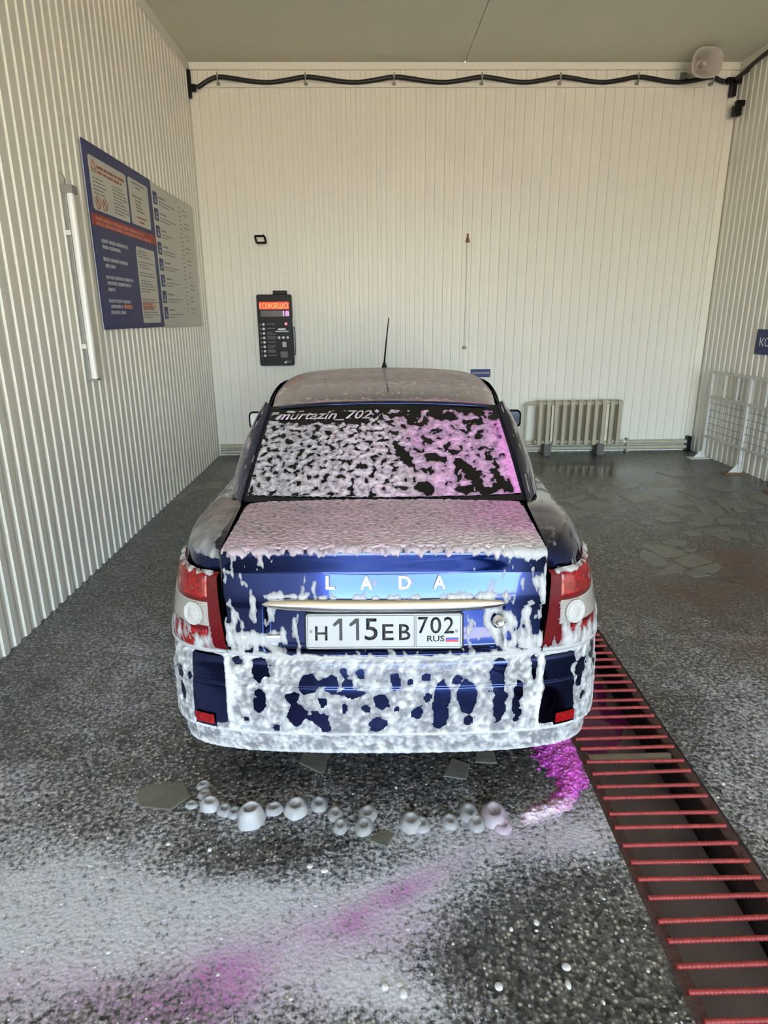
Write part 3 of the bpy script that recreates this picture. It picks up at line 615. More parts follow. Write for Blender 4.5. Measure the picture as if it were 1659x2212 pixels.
# horn loudspeaker --------------------------------------------------
hs = empty('horn_speaker', (3.66, 8.02, 4.335)); tag(hs, 'grey horn loudspeaker under ceiling in far right corner', 'loudspeaker')
def horn(prof, name, mat, n=40):
    v = []; f = []
    for (r, yy) in prof:
        for q in range(n):
            a = 2*math.pi*q/n; ca, sa = math.cos(a), math.sin(a)
            e = 0.72; x = math.copysign(abs(ca)**e, ca)*r*1.08; z = math.copysign(abs(sa)**e, sa)*r*0.92
            v.append((x, yy, z))
    for i in range(len(prof)-1):
        for q in range(n): f.append((i*n+q, i*n+(q+1) % n, (i+1)*n+(q+1) % n, (i+1)*n+q))
    return add_mesh(name, v, f, mat, hs, True)
h1 = horn([(0.145, -0.10), (0.155, -0.105), (0.158, -0.098), (0.150, -0.085), (0.10, -0.02), (0.07, 0.05), (0.055, 0.12), (0.06, 0.20), (0.045, 0.25), (0.001, 0.25)], 'bell', 'horn')
h2 = horn([(0.145, -0.10), (0.125, -0.085), (0.085, -0.02), (0.055, 0.04), (0.045, 0.06), (0.001, 0.06)], 'throat', 'horn')
MB().lathe([(0.026, 0.055), (0.028, -0.02), (0.02, -0.045), (0.005, -0.05)], (0, 0, 0), 20, 'y').build('phase_plug', 'horn', hs, smooth=True)
MB().box(-0.02, 0.02, 0.20, 0.43, -0.02, 0.02).box(-0.05, 0.05, 0.42, 0.435, -0.06, 0.06).build('mount', 'steelgrey', hs, bevel=0.004)
for o in (h1, h2): o.rotation_euler = (0.12, 0, 0.05)

# ================================================================== left wall boards
SX = XL+0.0140
def board(name, label, y0, y1, z0, z1, mat):
    e = empty(name, (SX, (y0+y1)/2, z0)); tag(e, label, 'sign')
    MB().box(0, 0.012, y0-(y0+y1)/2, y1-(y0+y1)/2, 0, z1-z0).build('panel', mat, e, bevel=0.002)
    return e, (y0+y1)/2, z0
def onb(e, yc, zc, name, rects, mat, dep=0.0145, base=0.012, label=None):
    mb = MB()
    for (y0, y1, z0, z1) in rects: mb.box(base-0.001, dep, y0-yc, y1-yc, z0-zc, z1-zc)
    return tag(mb.build(name, mat, e), label, kind='stuff' if len(rects) > 3 else None)
def panel(e, yc, zc, name, y0, y1, z0, z1, mat, r=0.025, dep=0.014):
    return MB().prism([(a, b_) for a, b_ in rrect(y0-yc, y1-yc, z0-zc, z1-zc, r)], 'x', 0.011, dep).build(name, mat, e)
def words(y0, y1, z, h, lw=0.022, seed=0):
    rnd = random.Random(int(y0*1000)*7+int(z*1000)+seed); out = []; y = y0
    while y < y1-0.01:
        wl = rnd.randint(3, 9)
        for q in range(wl):
            a = lw*rnd.uniform(0.65, 1.0)
            if y+a > y1: break
            out.append((y, y+a, z-h/2*rnd.uniform(.8, 1), z+h/2*rnd.uniform(.8, 1))); y += a+lw*0.14
        y += lw*0.6
    return out
e, yc, zc = board('notice_board', 'navy notice board with pale text panels and red band on left wall', 5.098, 6.572, 1.668, 2.958, 'bluesign')
panel(e, yc, zc, 'rules_panel', 5.165, 5.912, 2.510, 2.872, 'paper')
panel(e, yc, zc, 'info_panel', 5.962, 6.456, 2.517, 2.876, 'paper')
panel(e, yc, zc, 'price_panel', 5.978, 6.468, 1.708, 2.340, 'paper')
onb(e, yc, zc, 'red_band', [(5.10, 6.57, 2.40, 2.482)], 'redband', 0.0135)
for (b_, z_) in ((6.25, 2.452), (6.40, 2.418)): onb(e, yc, zc, 'band_line', words(5.17, b_, z_, 0.026, 0.03), 'salmon', 0.0150)
# warning triangle
tri = MB()
T = [(5.243-yc, 2.850-zc), (5.200-yc, 2.787-zc), (5.286-yc, 2.790-zc)]
for i in range(3):
    a, b_ = T[i], T[(i+1) % 3]; tri.tube([(0.0148, a[0], a[1]), (0.0148, b_[0], b_[1])], 0.0032, 6)
tri.build('warning_triangle', 'redtext', e)
onb(e, yc, zc, 'print', [(5.205, 5.285, 2.768, 2.778)], 'greytext', 0.0150, 0.0135)
onb(e, yc, zc, 'heading_text', words(5.304, 5.875, 2.815, 0.022, 0.024) + words(5.308, 5.82, 2.780, 0.020, 0.024), 'redtext', 0.0150, 0.0135)
cols = []
for i in range(5): cols += words(5.20, 5.40+0.06*((i*37) % 3)/2, 2.728-0.025*i, 0.010, 0.014)
onb(e, yc, zc, 'small_text', cols, 'greytext', 0.0146, 0.0135); cols = []
for i in range(9): cols += words(5.577, 5.80+0.09*((i*53) % 4)/3, 2.732-0.0235*i, 0.010, 0.014)
onb(e, yc, zc, 'small_text', cols, 'greytext', 0.0146, 0.0135)
for cyy in (5.253, 5.381):
    mb = MB(); n = 24; R0 = 0.042
    ring = [(0.0148, cyy-yc+R0*1.0*math.cos(2*math.pi*q/n), 2.566-zc+R0*math.sin(2*math.pi*q/n)) for q in range(n+1)]
    mb.tube(ring, 0.0035, 6, cap=False); mb.tube([(0.0148, cyy-yc-0.028, 2.566-zc+0.028), (0.0148, cyy-yc+0.028, 2.566-zc-0.028)], 0.003, 6)
    mb.box(0.0135, 0.0152, cyy-yc-0.018, cyy-yc+0.006, 2.562-zc, 2.586-zc)
    mb.build('prohibition_sign', 'redtext', e)
onb(e, yc, zc, 'info_text', words(6.05, 6.373, 2.848, 0.014, 0.016) + words(6.13, 6.27, 2.818, 0.014, 0.016) + words(6.03, 6.29, 2.744, 0.014, 0.016) + words(6.09, 6.25, 2.712, 0.014, 0.016) + words(6.09, 6.23, 2.685, 0.014, 0.016) + words(6.10, 6.27, 2.660, 0.014, 0.016) + words(6.11, 6.31, 2.635, 0.014, 0.016), 'greytext', 0.0146, 0.0135)
onb(e, yc, zc, 'info_red_text', words(6.092, 6.351, 2.583, 0.016, 0.018) + words(6.144, 6.30, 2.548, 0.016, 0.018), 'redtext', 0.0146, 0.0135)
for (a_, b_, z_) in ((5.228, 5.79, 2.306), (5.235, 5.612, 2.264), (5.226, 5.775, 2.178), (5.250, 5.46, 2.133), (5.232, 5.839, 2.050), (5.25, 5.755, 2.009), (5.25, 5.385, 1.962), (5.23, 5.701, 1.878), (5.26, 5.52, 1.838), (5.25, 5.579, 1.794)):
    onb(e, yc, zc, 'instruction_line', words(a_, b_, z_, 0.028, 0.028), 'palettext', 0.0146)
onb(e, yc, zc, 'instruction_red_word', words(5.54, 5.731, 1.839, 0.034, 0.034), 'salmon', 0.0146)
pl = []
for i, z in enumerate(np.linspace(2.305, 1.755, 26)):
    if i in (3, 7, 10, 16, 17): continue
    pl += words(6.005, 6.24+0.19*((i*61) % 5)/4, z, 0.009, 0.014)
onb(e, yc, zc, 'price_text', pl, 'greytext', 0.0146, 0.0135)
onb(e, yc, zc, 'red_lines', [(5.995, 6.30, 1.866, 1.880), (5.995, 6.36, 1.846, 1.858), (5.995, 6.28, 1.826, 1.838)], 'salmon', 0.0150, 0.0135)
e, yc, zc = board('programme_board', 'pale programme board with column of dark pictograms beside navy board', 6.576, 8.05, 1.660, 2.950, 'paper')
iz = [(2.770, 2.877), (2.628, 2.735), (2.480, 2.585), (2.332, 2.441), (2.186, 2.296), (2.040, 2.149), (1.889, 2.003), (1.742, 1.855)]
for (z0, z1) in iz:
    p = panel(e, yc, zc, 'pictogram', 6.608, 6.726, z0, z1, 'bluesign', 0.012)
    onb(e, yc, zc, 'pictogram_mark', [(6.640, 6.695, z0+0.015, z0+0.045), (6.650, 6.685, z0+0.055, z0+0.075)], 'palettext', 0.0150, 0.0135)
    onb(e, yc, zc, 'programme_text', words(6.78, 6.90+random.uniform(0, .12), z1-0.030, 0.016, 0.02) + words(6.78, 7.15+random.uniform(0, .2), z0+0.040, 0.009, 0.014) + words(6.78, 7.0+random.uniform(0, .2), z0+0.014, 0.009, 0.014), 'greytext', 0.0140)
dg_ = []; dh_ = []
for i in range(26):
    z = 2.86-0.042*i; dg_ += words(7.45, 7.51+0.02*((i*7) % 3), z, 0.010, 0.018)
    if i % 3 != 2: dh_ += words(7.60+0.02*(i % 4), 7.75+0.02*(i % 5), z-0.01, 0.010, 0.016)
onb(e, yc, zc, 'diagram_text', dg_, 'greytext', 0.0136); onb(e, yc, zc, 'diagram_text', dh_, 'greytext', 0.0136)
# tube light
tl = empty('tube_light', (XL+0.0130, 4.707, 1.33)); tag(tl, 'white vertical tube light on left wall next to navy board', 'lamp')
MB().box(0, 0.028, -0.030, 0.050, 0.0, 1.255).build('base_strip', 'steelgrey', tl, bevel=0.004)
MB().prism([(a, b_) for a, b_ in rrect(0.026, 0.072, -0.030, 0.020, 0.018, 4)], 'z', 0.012, 1.21).build('tube', 'tube', tl, smooth=True)
for z in (0.22, 0.95): MB().box(0.0, 0.03, -0.045, -0.028, z, z+0.03).build('clip', 'white', tl)
MB().box(0.0, 0.075, -0.034, 0.052, 1.205, 1.255).tube([(0.02, 0, 1.25), (0.03, -0.02, 1.29), (0.01, -0.03, 1.33)], 0.006, 8).build('end_cap', 'steelgrey', tl, bevel=0.004)
MB().box(0.0, 0.075, -0.034, 0.03, 0.0, 0.014).build('end_cap', 'steelgrey', tl)

# ================================================================== right wall: sign and mat rack
e = empty('mat_sign', (XR-0.012, 6.88, 1.318)); tag(e, 'navy sign with white capital letters on right wall above rack', 'sign')
MB().box(-0.012, 0, -0.41, 0.41, 0, 0.265).build('panel', 'bluesign', e, bevel=0.003)
text_mesh('lettering', 'КОВРИКИ', 'white', e, Matrix.Translation((-0.012, 0.335, 0.088)) @ Matrix(((0, 0, -1, 0), (-1, 0, 0, 0), (0, 1, 0, 0), (0, 0, 0, 1))), width=0.66, height=0.092, extrude=0.0015)
rk = empty('mat_rack', (4.2, 7.1, 0.0)); tag(rk, 'white tubular floor-mat rack with wire mesh by right wall', 'rack')
posts = [7.93, 7.10, 6.27]
for py in posts:
    y_ = py-7.1
    MB().box(-0.018, 0.018, y_-0.018, y_+0.018, 0.01, 1.085).build('post', 'rackwhite', rk, bevel=0.004)
    MB().box(-0.17, 0.08, y_-0.06, y_+0.06, 0.0, 0.012).build('base_plate', 'rackwhite' if py > 7.5 else 'rust', rk)
    MB().prism([(-0.11, 0.012), (0.05, 0.012), (-0.016, 0.11)], 'y', y_-0.005, y_+0.005).build('gusset', 'rackwhite', rk)
for z in (1.075, 0.78, 0.29):
    MB().box(-0.015, 0.015, posts[-1]-7.1, posts[0]-7.1, z-0.015, z+0.015).build('rail', 'rackwhite', rk, bevel=0.003)
for yy in (7.63, 7.36, 6.80, 6.55):
    MB().box(-0.012, 0.012, yy-7.1-0.012, yy-7.1+0.012, 0.78, 1.08).build('upright', 'rackwhite', rk)
for i in range(1, 6):
    z = 0.29+0.49*i/6; MB().tube([(0, posts[-1]-7.1, z), (0, posts[0]-7.1, z)], 0.0035, 6).build('mesh_wire', 'steelgrey', rk)
for i in range(1, 18):
    yy = posts[-1]+(posts[0]-posts[-1])*i/18
    MB().tube([(0.005, yy-7.1, 0.29), (0.005, yy-7.1, 0.78)], 0.0035, 6).build('mesh_wire', 'rackwhite', rk)
hk = empty('wall_hook', (XR-0.012, 7.45, 0.80)); tag(hk, 'dark worn strap hanging on right wall behind mat rack', 'strap')
MB().tube([(-0.02, 0, 0.28), (-0.03, 0.03, 0.20), (-0.025, 0.05, 0.10), (-0.02, 0.02, 0.03), (-0.02, 0.0, 0.0)], [0.012, 0.014, 0.008, 0.010, 0.014], 8).build('strap', 'steelgrey', hk, smooth=True)

# ================================================================== the car
car = empty('sedan_car', (0.037, 1.90, 0.0), math.radians(-1.5))
tag(car, 'dark blue sedan covered in white and pink soap foam, seen from behind', 'car')

def mirror(P): Q = P.copy(); Q[..., 0] *= -1; return Q

# ---- side panels (rear corner, quarter, doors, front wing), right side control grid
COLS = [  # b66 (x,y), b93 (x,y,z), inner edge (x,y,z)
 ((.550, .072), (.546, .108, .93), (.546, .118, 1.004)),
 ((.620, .092), (.600, .126, .93), (.549, .20, 1.014)),
 ((.690, .135), (.652, .165, .93), (.552, .28, 1.021)),
 ((.735, .205), (.692, .240, .93), (.556, .36, 1.026)),
 ((.768, .360), (.732, .375, .93), (.562, .46, 1.030)),
 ((.795, .600), (.764, .600, .925), (.580, .61, 1.030)),
 ((.815, 1.00), (.785, 1.00, .915), (.700, 1.00, .985)),
 ((.828, 1.50), (.800, 1.50, .905), (.738, 1.50, .968)),
 ((.832, 2.00), (.806, 2.00, .895), (.745, 2.00, .955)),
 ((.832, 2.60), (.806, 2.60, .885), (.742, 2.60, .945)),
 ((.828, 3.10), (.798, 3.10, .870), (.715, 3.05, .945)),
 ((.815, 3.55), (.775, 3.50, .830), (.650, 3.40, .895)),
 ((.780, 3.95), (.720, 3.90, .755), (.600, 3.80, .840)),
 ((.680, 4.20), (.620, 4.14, .660), (.500, 4.05, .760)),
 ((.400, 4.32), (.350, 4.27, .600), (.300, 4.18, .690))]
def side_ctrl():
    C = []
    for (bx, by), (tx, ty, tz), (ix, iy, iz_) in COLS:
        m = lambda a, b, t: a+(b-a)*t
        n = np.array([bx, by-0.9]) if by < .5 else np.array([1.0, 0.0]); n = n/np.linalg.norm(n)
        zb = .40 if by < .5 else (.30 if by < .7 else .20)
        col = [(bx-.05*n[0], by-.05*n[1]*(by < .5), zb), (bx-.006*n[0], by-.006*n[1]*(by < .5), .45), (bx, by, min(.66, tz-.05)),
               (m(bx, tx, .42), m(by, ty, .42), m(min(.66, tz-.05), tz, .5)), (tx, ty, tz),
               (m(tx, ix, .13), m(ty, iy, .13), m(tz, iz_, .55)), (m(tx, ix, .45), m(ty, iy, .45), m(tz, iz_, .93)), (ix, iy, iz_)]
        C.append(col)
    return np.array(C)
SIDE = side_ctrl()
def side_panel(sgn):
    P = patch(SIDE, 300, 64)
    fk = np.ones((299, 63), bool)
    for yc_ in (1.0, 3.49):
        d = np.hypot(P[..., 1]-yc_, P[..., 2]-0.30); R0 = 0.345; ins = d < R0
        fk &= ~(ins[:-1, :-1] & ins[1:, :-1] & ins[1:, 1:] & ins[:-1, 1:])
        s = np.where(ins, R0/np.maximum(d, 1e-3), 1.0)
        P[..., 1] = yc_+(P[..., 1]-yc_)*s; P[..., 2] = np.where(ins, 0.30+(P[..., 2]-0.30)*s, P[..., 2])
    if sgn < 0: P = mirror(P)
    return grid_obj('side_panel', P, 'paint', car, flip=sgn < 0, fkeep=fk)
SP = {s: side_panel(s) for s in (1, -1)}
# door seams and handles as thin dark strips and grips
for s in (1, -1):
    for yy in (1.32, 2.02, 2.98):
        j = np.interp(yy, [c[0][1] for c in COLS], range(len(COLS)))/(len(COLS)-1)
        Q = patch(SIDE, 2, 30, (j, j+0.0006), (2.0/7*0.2, 0.80)); Q[..., 0] += 0.002
        if s < 0: Q = mirror(Q)
        Q2 = grid_obj('door_seam', Q, 'under', SP[s], flip=s < 0)
    for yy in (1.42, 2.15):
        MB().box(0.80*s if s > 0 else -0.825, 0.825 if s > 0 else -0.80, yy, yy+0.17, 0.80, 0.825).build('door_handle', 'paint', SP[s], bevel=0.008)

# ---- underbody and wheels
MB().box(-0.60, 0.60, 0.35, 4.15, 0.24, 0.60).box(-0.50, 0.50, 0.12, 0.75, 0.60, 0.985).box(-0.66, 0.66, 0.80, 3.0, 0.60, 0.93).box(-0.53, 0.53, 3.0, 4.0, 0.60, 0.74).build('underbody', 'under', car)
for (sx, yy) in ((-1, 1.0), (1, 1.0), (-1, 3.49), (1, 3.49)):
    w = empty('wheel', (sx*0.70, yy, 0.290), parent=car)
    if sx < 0: w.rotation_euler = (0, 0, math.pi)
    MB().lathe([(0.19, -0.085), (0.262, -0.088), (0.284, -0.07), (0.289, 0), (0.284, 0.07), (0.262, 0.088), (0.19, 0.085)], (0, 0, 0), 40, 'x').build('tyre', 'tyre', w, smooth=True)
    MB().lathe([(0.195, -0.07), (0.195, 0.06), (0.18, 0.075), (0.17, 0.05), (0.10, 0.045), (0.06, 0.065), (0.01, 0.07)], (0, 0, 0), 32, 'x').build('rim', 'silver', w, smooth=True)
    for q in range(5):
        a = 2*math.pi*q/5
        MB().tube([(0.055, 0.05*math.cos(a), 0.05*math.sin(a)), (0.06, 0.17*math.cos(a), 0.17*math.sin(a))], [0.02, 0.028], 8).build('spoke', 'silver', w, smooth=True)

# ---- trunk lid: vertical face with plate recess, lip and deck
LID = np.array([(.070, .652, .14), (.020, .660, .14), (.020, .69, .13), (.034, .75, .12), (.046, .81, .11), (.056, .862, .09), (.0775, .928, .07), (.081, .938, .06),
                (.0825, .950, .055), (.0845, .985, .05), (.087, 1.000, .05), (.100, 1.0085, .05), (.14, 1.013, .04), (.22, 1.019, .03), (.32, 1.025, .02), (.45, 1.031, .01), (.56, 1.034, .01), (.585, 1.030, .01), (.592, 1.00, .01)])
def lid_surface(nx, nw, w0=0.0, w1=1.0, xw=0.540):
    pr = cr_axis(LID, np.linspace(w0, w1, nw)*(len(LID)-1))
    x = np.linspace(-1, 1, nx)[:, None]*np.ones((1, nw))
    z = pr[None, :, 1]+0*x
    hw = xw*(1-0.018*sstep(0.80, 0.66, z))+0.012*sstep(.2, .6, pr[None, :, 0]+0*x)
    xx = x*hw
    z = z + 0.012*(1-x**2)*sstep(0.99, 1.01, z) - 0.004*np.abs(x)**8
    y = pr[None, :, 0] + pr[None, :, 2]*xx**2 + 0.006*np.abs(x)**12
    rec = sstep(.405, .385, np.abs(xx))*sstep(.672, .684, z)*sstep(.832, .820, z)
    y = y + 0.024*rec
    return np.stack([xx, y, z], -1)
lid = grid_obj('trunk_lid', lid_surface(260, 150), 'paint', car, flip=False)
# chrome strip above the plate
def strip():
    n = 60; v = []; f = []; m = 10
    for i in range(n+1):
        x = -0.405+0.81*i/n; e_ = (1-abs(x/0.405)**6)**0.5 if abs(x) < 0.405 else 0.0
        hh = 0.021*max(e_, 0.08); yb = 0.052+0.10*x*x
        for q in range(m):
            a = 2*math.pi*q/m
            zz = 0.838+hh*math.copysign(abs(math.sin(a))**0.7, math.sin(a))
            v.append((x, yb-0.014*math.cos(a)*max(e_, 0.3)-0.006+0.25*(zz-0.838), zz))
    for i in range(n):
        for q in range(m): f.append((i*m+q, i*m+(q+1) % m, (i+1)*m+(q+1) % m, (i+1)*m+q))
    f.append(tuple(range(m))[::-1]); f.append(tuple(n*m+q for q in range(m)))
    return add_mesh('chrome_strip', v, f, 'chrome', lid, True)
tag(strip(), 'chrome grip strip')
# lettering L A D A on the face
for ch_, xc in (('L', -0.174), ('A', -0.060), ('D', 0.066), ('A', 0.180)):
    yb = 0.0665+0.08*xc*xc
    mt = Matrix.Translation((xc-0.018, yb-0.004, 0.888)) @ Matrix.Rotation(math.radians(90-13), 4, 'X')
    text_mesh('letter', ch_, 'white', lid, mt, width=0.042 if ch_ != 'L' else 0.032, height=0.046, extrude=0.006, bold=0.035)
MB().lathe([(0.021, 0.01), (0.022, -0.008), (0.015, -0.014), (0.012, -0.010), (0.004, -0.009)], (0.385, 0.060, 0.770), 24, 'y').build('lock_badge', 'chrome', lid, smooth=True)
MB().box(-0.485, -0.345, 0.047, 0.066, 0.703, 0.728).build('model_badge', 'silver', lid, bevel=0.006)

# ---- number plate
PZ0, PZ1, PB, PT = 0.684, 0.802, 0.040, 0.0655
pa = math.atan2(PT-PB, PZ1-PZ0); ph = math.hypot(PT-PB, PZ1-PZ0)
pl_ = empty('number_plate', (0, PB-0.002, PZ0), parent=car); pl_.rotation_euler = (-pa, 0, 0)
MB().prism(rrect(-0.266, 0.266, -0.004, ph+0.004, 0.012), 'y', -0.002, 0.010).build('plate_frame', 'black', pl_, bevel=0.002)
MB().prism(rrect(-0.260, 0.260, 0.002, ph-0.002, 0.010), 'y', -0.005, 0.0).build('plate_face', 'plate', pl_)
PX = Matrix.Rotation(math.pi/2, 4, 'X')
def ptx(t, x0, x1, z0, z1, mat='ink', bold=0.0): return text_mesh('character', t, mat, pl_, Matrix.Translation((x0, -0.005, z0)) @ PX, width=x1-x0, height=z1-z0, extrude=0.0008, bold=bold)
def px2x(p): return (p-831.0)/661.0
ptx('H', px2x(679), px2x(706), 0.030, 0.078, bold=0.010)

for a, b_ in ((719, 739), (755, 776)):
    a, b_ = px2x(a), px2x(b_); MB().prism([(b_-.0105, .030), (b_, .030), (b_, .104), (b_-.0125, .104), (a-.002, .084), (a+.0035, .0765), (b_-.0105, .0885)], 'y', -0.0058, -0.005).build('character', 'ink', pl_)
ptx('5', px2x(788), px2x(817), 0.030, 0.104, bold=0.006)
ptx('E', px2x(827), px2x(852), 0.030, 0.084, bold=0.010); ptx('B', px2x(864), px2x(889), 0.030, 0.084, bold=0.010)
ptx('7', px2x(906), px2x(928), 0.052, 0.108, bold=0.006); ptx('0', px2x(933), px2x(957), 0.052, 0.108, bold=0.006); ptx('2', px2x(963), px2x(985), 0.052, 0.108, bold=0.006)
ptx('RUS', px2x(926), px2x(964), 0.0245, 0.0445, bold=0.012)
MB().box(px2x(967), px2x(995), -0.0062, -0.004, 0.0385, 0.0460).build('flag_white', 'white', pl_)
MB().box(px2x(967), px2x(995), -0.0062, -0.004, 0.0310, 0.0385).build('flag_blue', 'flagblue', pl_)
MB().box(px2x(967), px2x(995), -0.0062, -0.004, 0.0235, 0.0310).build('flag_red', 'flagred', pl_)
bd = MB()
for (a, b_) in ((-0.256, px2x(898)), (px2x(901), 0.256)):
    z0, z1, t = 0.006, ph-0.006, 0.0016
    bd.box(a, b_, -0.0058, -0.004, z0, z0+t).box(a, b_, -0.0058, -0.004, z1-t, z1).box(a, a+t, -0.0058, -0.004, z0, z1).box(b_-t, b_, -0.0058, -0.004, z0, z1)
bd.build('plate_border', 'ink', pl_)
for x in (px2x(670), px2x(991)): MB().lathe([(0.0045, 0), (0.0045, -0.003), (0.002, -0.004)], (x, -0.005, 0.060), 12, 'y').build('screw', 'steelgrey', pl_)

# ---- bumper
BPL = np.array([(-.812, .66), (-.806, .50), (-.793, .35), (-.765, .20), (-.712, .105), (-.61, .050), (-.46, .020), (-.25, .004), (0, 0), (.25, .004), (.46, .020), (.61, .050), (.712, .105), (.765, .20), (.793, .35), (.806, .50), (.812, .66)])
BZ = [(.300, .11), (.287, .045), (.286, .030), (.300, .024), (.350, .018), (.368, .016), (.376, .004), (.390, .0), (.47, .0), (.545, .0), (.556, .006), (.575, .007), (.61, .008), (.640, .012), (.653, .026), (.659, .05), (.660, .10)]
def bump_ctrl():
    p = BPL; t = np.gradient(p, axis=0); n = np.stack([-t[:, 1], t[:, 0]], -1); n /= np.linalg.norm(n, axis=1, keepdims=True)   # inward
    C = np.zeros((len(p), len(BZ), 3))
    for j, (z, ins) in enumerate(BZ): C[:, j, :2] = p+n*ins; C[:, j, 2] = z
    return C
BC = bump_ctrl()
bumper = grid_obj('bumper', patch(BC, 240, 120), 'paint', car, flip=False)
for s in (-1, 1):
    j = np.argmin(np.abs(BPL[:, 0]-s*.61))
    u0, u1 = ((4.55/16, 5.15/16) if s < 0 else (10.85/16, 11.45/16))
    Q = patch(BC, 14, 8, (u0, u1), (7.05/16, 7.55/16)); Nn = normals(Q)
    Q = Q+Nn*0.006
    grid_obj('reflector', Q, 'lens_red', bumper)

# ---- tail lamps
TB = [(.528, .050), (.600, .062), (.675, .096), (.735, .160), (.770, .265), (.786, .36)]
TT = [(.553, .088), (.602, .102), (.655, .137), (.695, .200), (.722, .290), (.738, .355)]
def lamp_ctrl(off=0.0):
    C = []
    for (bx, by), (tx, ty) in zip(TB, TT):
        col = []
        for t in (0, .06, .3, .5, .7, .94, 1.0):
            bul = 0.010*math.sin(math.pi*t)**0.6 if 0 < t < 1 else 0
            x, y_ = bx+(tx-bx)*t, by+(ty-by)*t
            n = np.array([x, y_-0.75]); n /= np.linalg.norm(n)
            o_ = bul+off-(0.012 if t in (0, 1.0) else 0)
            col.append((x+n[0]*o_, y_+n[1]*o_, .668+(.940-.668)*t))
        C.append(col)
    return np.array(C)
LC = lamp_ctrl()
for s in (1, -1):
    lm = empty('tail_lamp', (0, 0, 0), parent=car)
    def lp(name, u, v, off, mat, nu=40, nv=30, fn=None):
        Q = patch(LC, nu, nv, u, v); Q = Q + normals(Q)*off
        if fn is not None: Q = fn(Q)
        if s < 0: Q = mirror(Q)
        return grid_obj(name, Q, mat, lm, flip=s < 0)
    lp('housing', (0, 1), (0, 1), 0.0, 'lens_dark', 60, 40)
    def edge(off, v0, v1, u0, u1):
        def fn(Q):
            nu, nv = Q.shape[:2]; a = np.minimum(np.linspace(0, 1, nu)[:, None], 1-np.linspace(0, 1, nu)[:, None])*nu; b_ = np.minimum(np.linspace(0, 1, nv)[None], 1-np.linspace(0, 1, nv)[None])*nv
            k_ = np.clip(np.minimum(a, b_)/2.0, 0, 1); return Q - normals(Q)*(off*1.4*(1-k_))[..., None]
        return fn
    lp('upper_lens', (.13, .98), (.64, .95), 0.005, 'lens_red', 40, 30, edge(.005, 0, 0, 0, 0))
    lp('lower_lens', (.16, .99), (.07, .33), 0.005, 'lens_red', 40, 24, edge(.005, 0, 0, 0, 0))
    lp('clear_lens', (.13, .99), (.35, .62), 0.007, 'lens_clear', 46, 26, edge(.007, 0, 0, 0, 0))
    q = patch(LC, 3, 3, (.28, .30), (.47, .49))[1, 1]
    nn = normals(patch(LC, 3, 3, (.28, .30), (.47, .49)))[1, 1]
    c_ = q+nn*0.0085
    if s < 0: c_ = c_*np.array([-1, 1, 1]); nn = nn*np.array([-1, 1, 1])
    mb = MB().lathe([(0.040, 0.0), (0.040, 0.004), (0.034, 0.005), (0.028, 0.001), (0.018, 0.003), (0.008, 0.006)], (0, 0, 0), 28)
    o = mb.build('reverse_lamp_dish', 'dish', lm, smooth=True)
    o.rotation_mode = 'QUATERNION'; o.rotation_quaternion = Vector((0, 0, 1)).rotation_difference(Vector(nn)); o.location = c_

# ---- roof, glass, pillars
def roof_ctrl():
    C = []
    for y_, z in ((1.175, 1.352), (1.195, 1.361), (1.34, 1.385), (1.60, 1.412), (1.90, 1.428), (2.20, 1.432), (2.48, 1.420), (2.68, 1.388), (2.74, 1.365)):
        wd = np.interp(y_, [1.17, 1.5, 2.2, 2.74], [.545, .575, .590, .560]); row = []
        for x, dz, dy in ((-1.06, -.115, .10), (-1.0, -.058, .035), (-.86, -.026, .012), (-.5, -.007, .0), (0, 0, 0), (.5, -.007, .0), (.86, -.026, .012), (1.0, -.058, .035), (1.06, -.115, .10)):
            row.append((x*wd, y_+dy*(1 if y_ < 1.5 else 0.3), z+dz*(0.75 if y_ < 1.3 else 1.0)))
        C.append(row)
    return np.array(C).swapaxes(0, 1)
RC = roof_ctrl()
roof = grid_obj('roof', patch(RC, 90, 90), 'paint', car, flip=False)
def window_ctrl(inset=0.0):
    rows = []
    for t in (0, .25, .5, .75, 1.0):
        z = 1.030+(1.352-1.030)*t; hw = 0.580+(0.545-0.580)*t-inset
        yc0 = .588+(1.180-.588)*t-0.012*math.sin(math.pi*t)
        rows.append([(x*hw, yc0+0.045*x*x, z+0.006*math.sin(math.pi*t)-0.014*x*x*t) for x in (-1, -.6, -.2, .2, .6, 1)])
    return np.array(rows).swapaxes(0, 1)
WC = window_ctrl()
rw = grid_obj('rear_window', patch(WC, 60, 50), 'rubber', car, flip=False)
tag(rw, 'black window surround')
WG = patch(window_ctrl(0.016), 60, 50, (0, 1), (.045, .965)); WG = WG+normals(WG)*0.002
grid_obj('glass', WG, 'glass', rw)
def pil_ctrl():
    C = []
    A = [(.580, .610, 1.030), (.573, .77, 1.115), (.563, .94, 1.205), (.553, 1.10, 1.285), (.545, 1.225, 1.340)]
    B = [(.700, 1.00, .985), (.690, 1.09, 1.08), (.665, 1.20, 1.18), (.630, 1.32, 1.265), (.590, 1.42, 1.325)]
    for a, b_ in zip(A, B):
        a, b_ = np.array(a), np.array(b_); n = np.array([.55, -.45, .55])
        C.append([a-n*.006, a+n*.004, a+(b_-a)*.3+n*.030, a+(b_-a)*.65+n*.030, b_])
    return np.array(C).swapaxes(0, 1)
PC = pil_ctrl()
PIL = {}
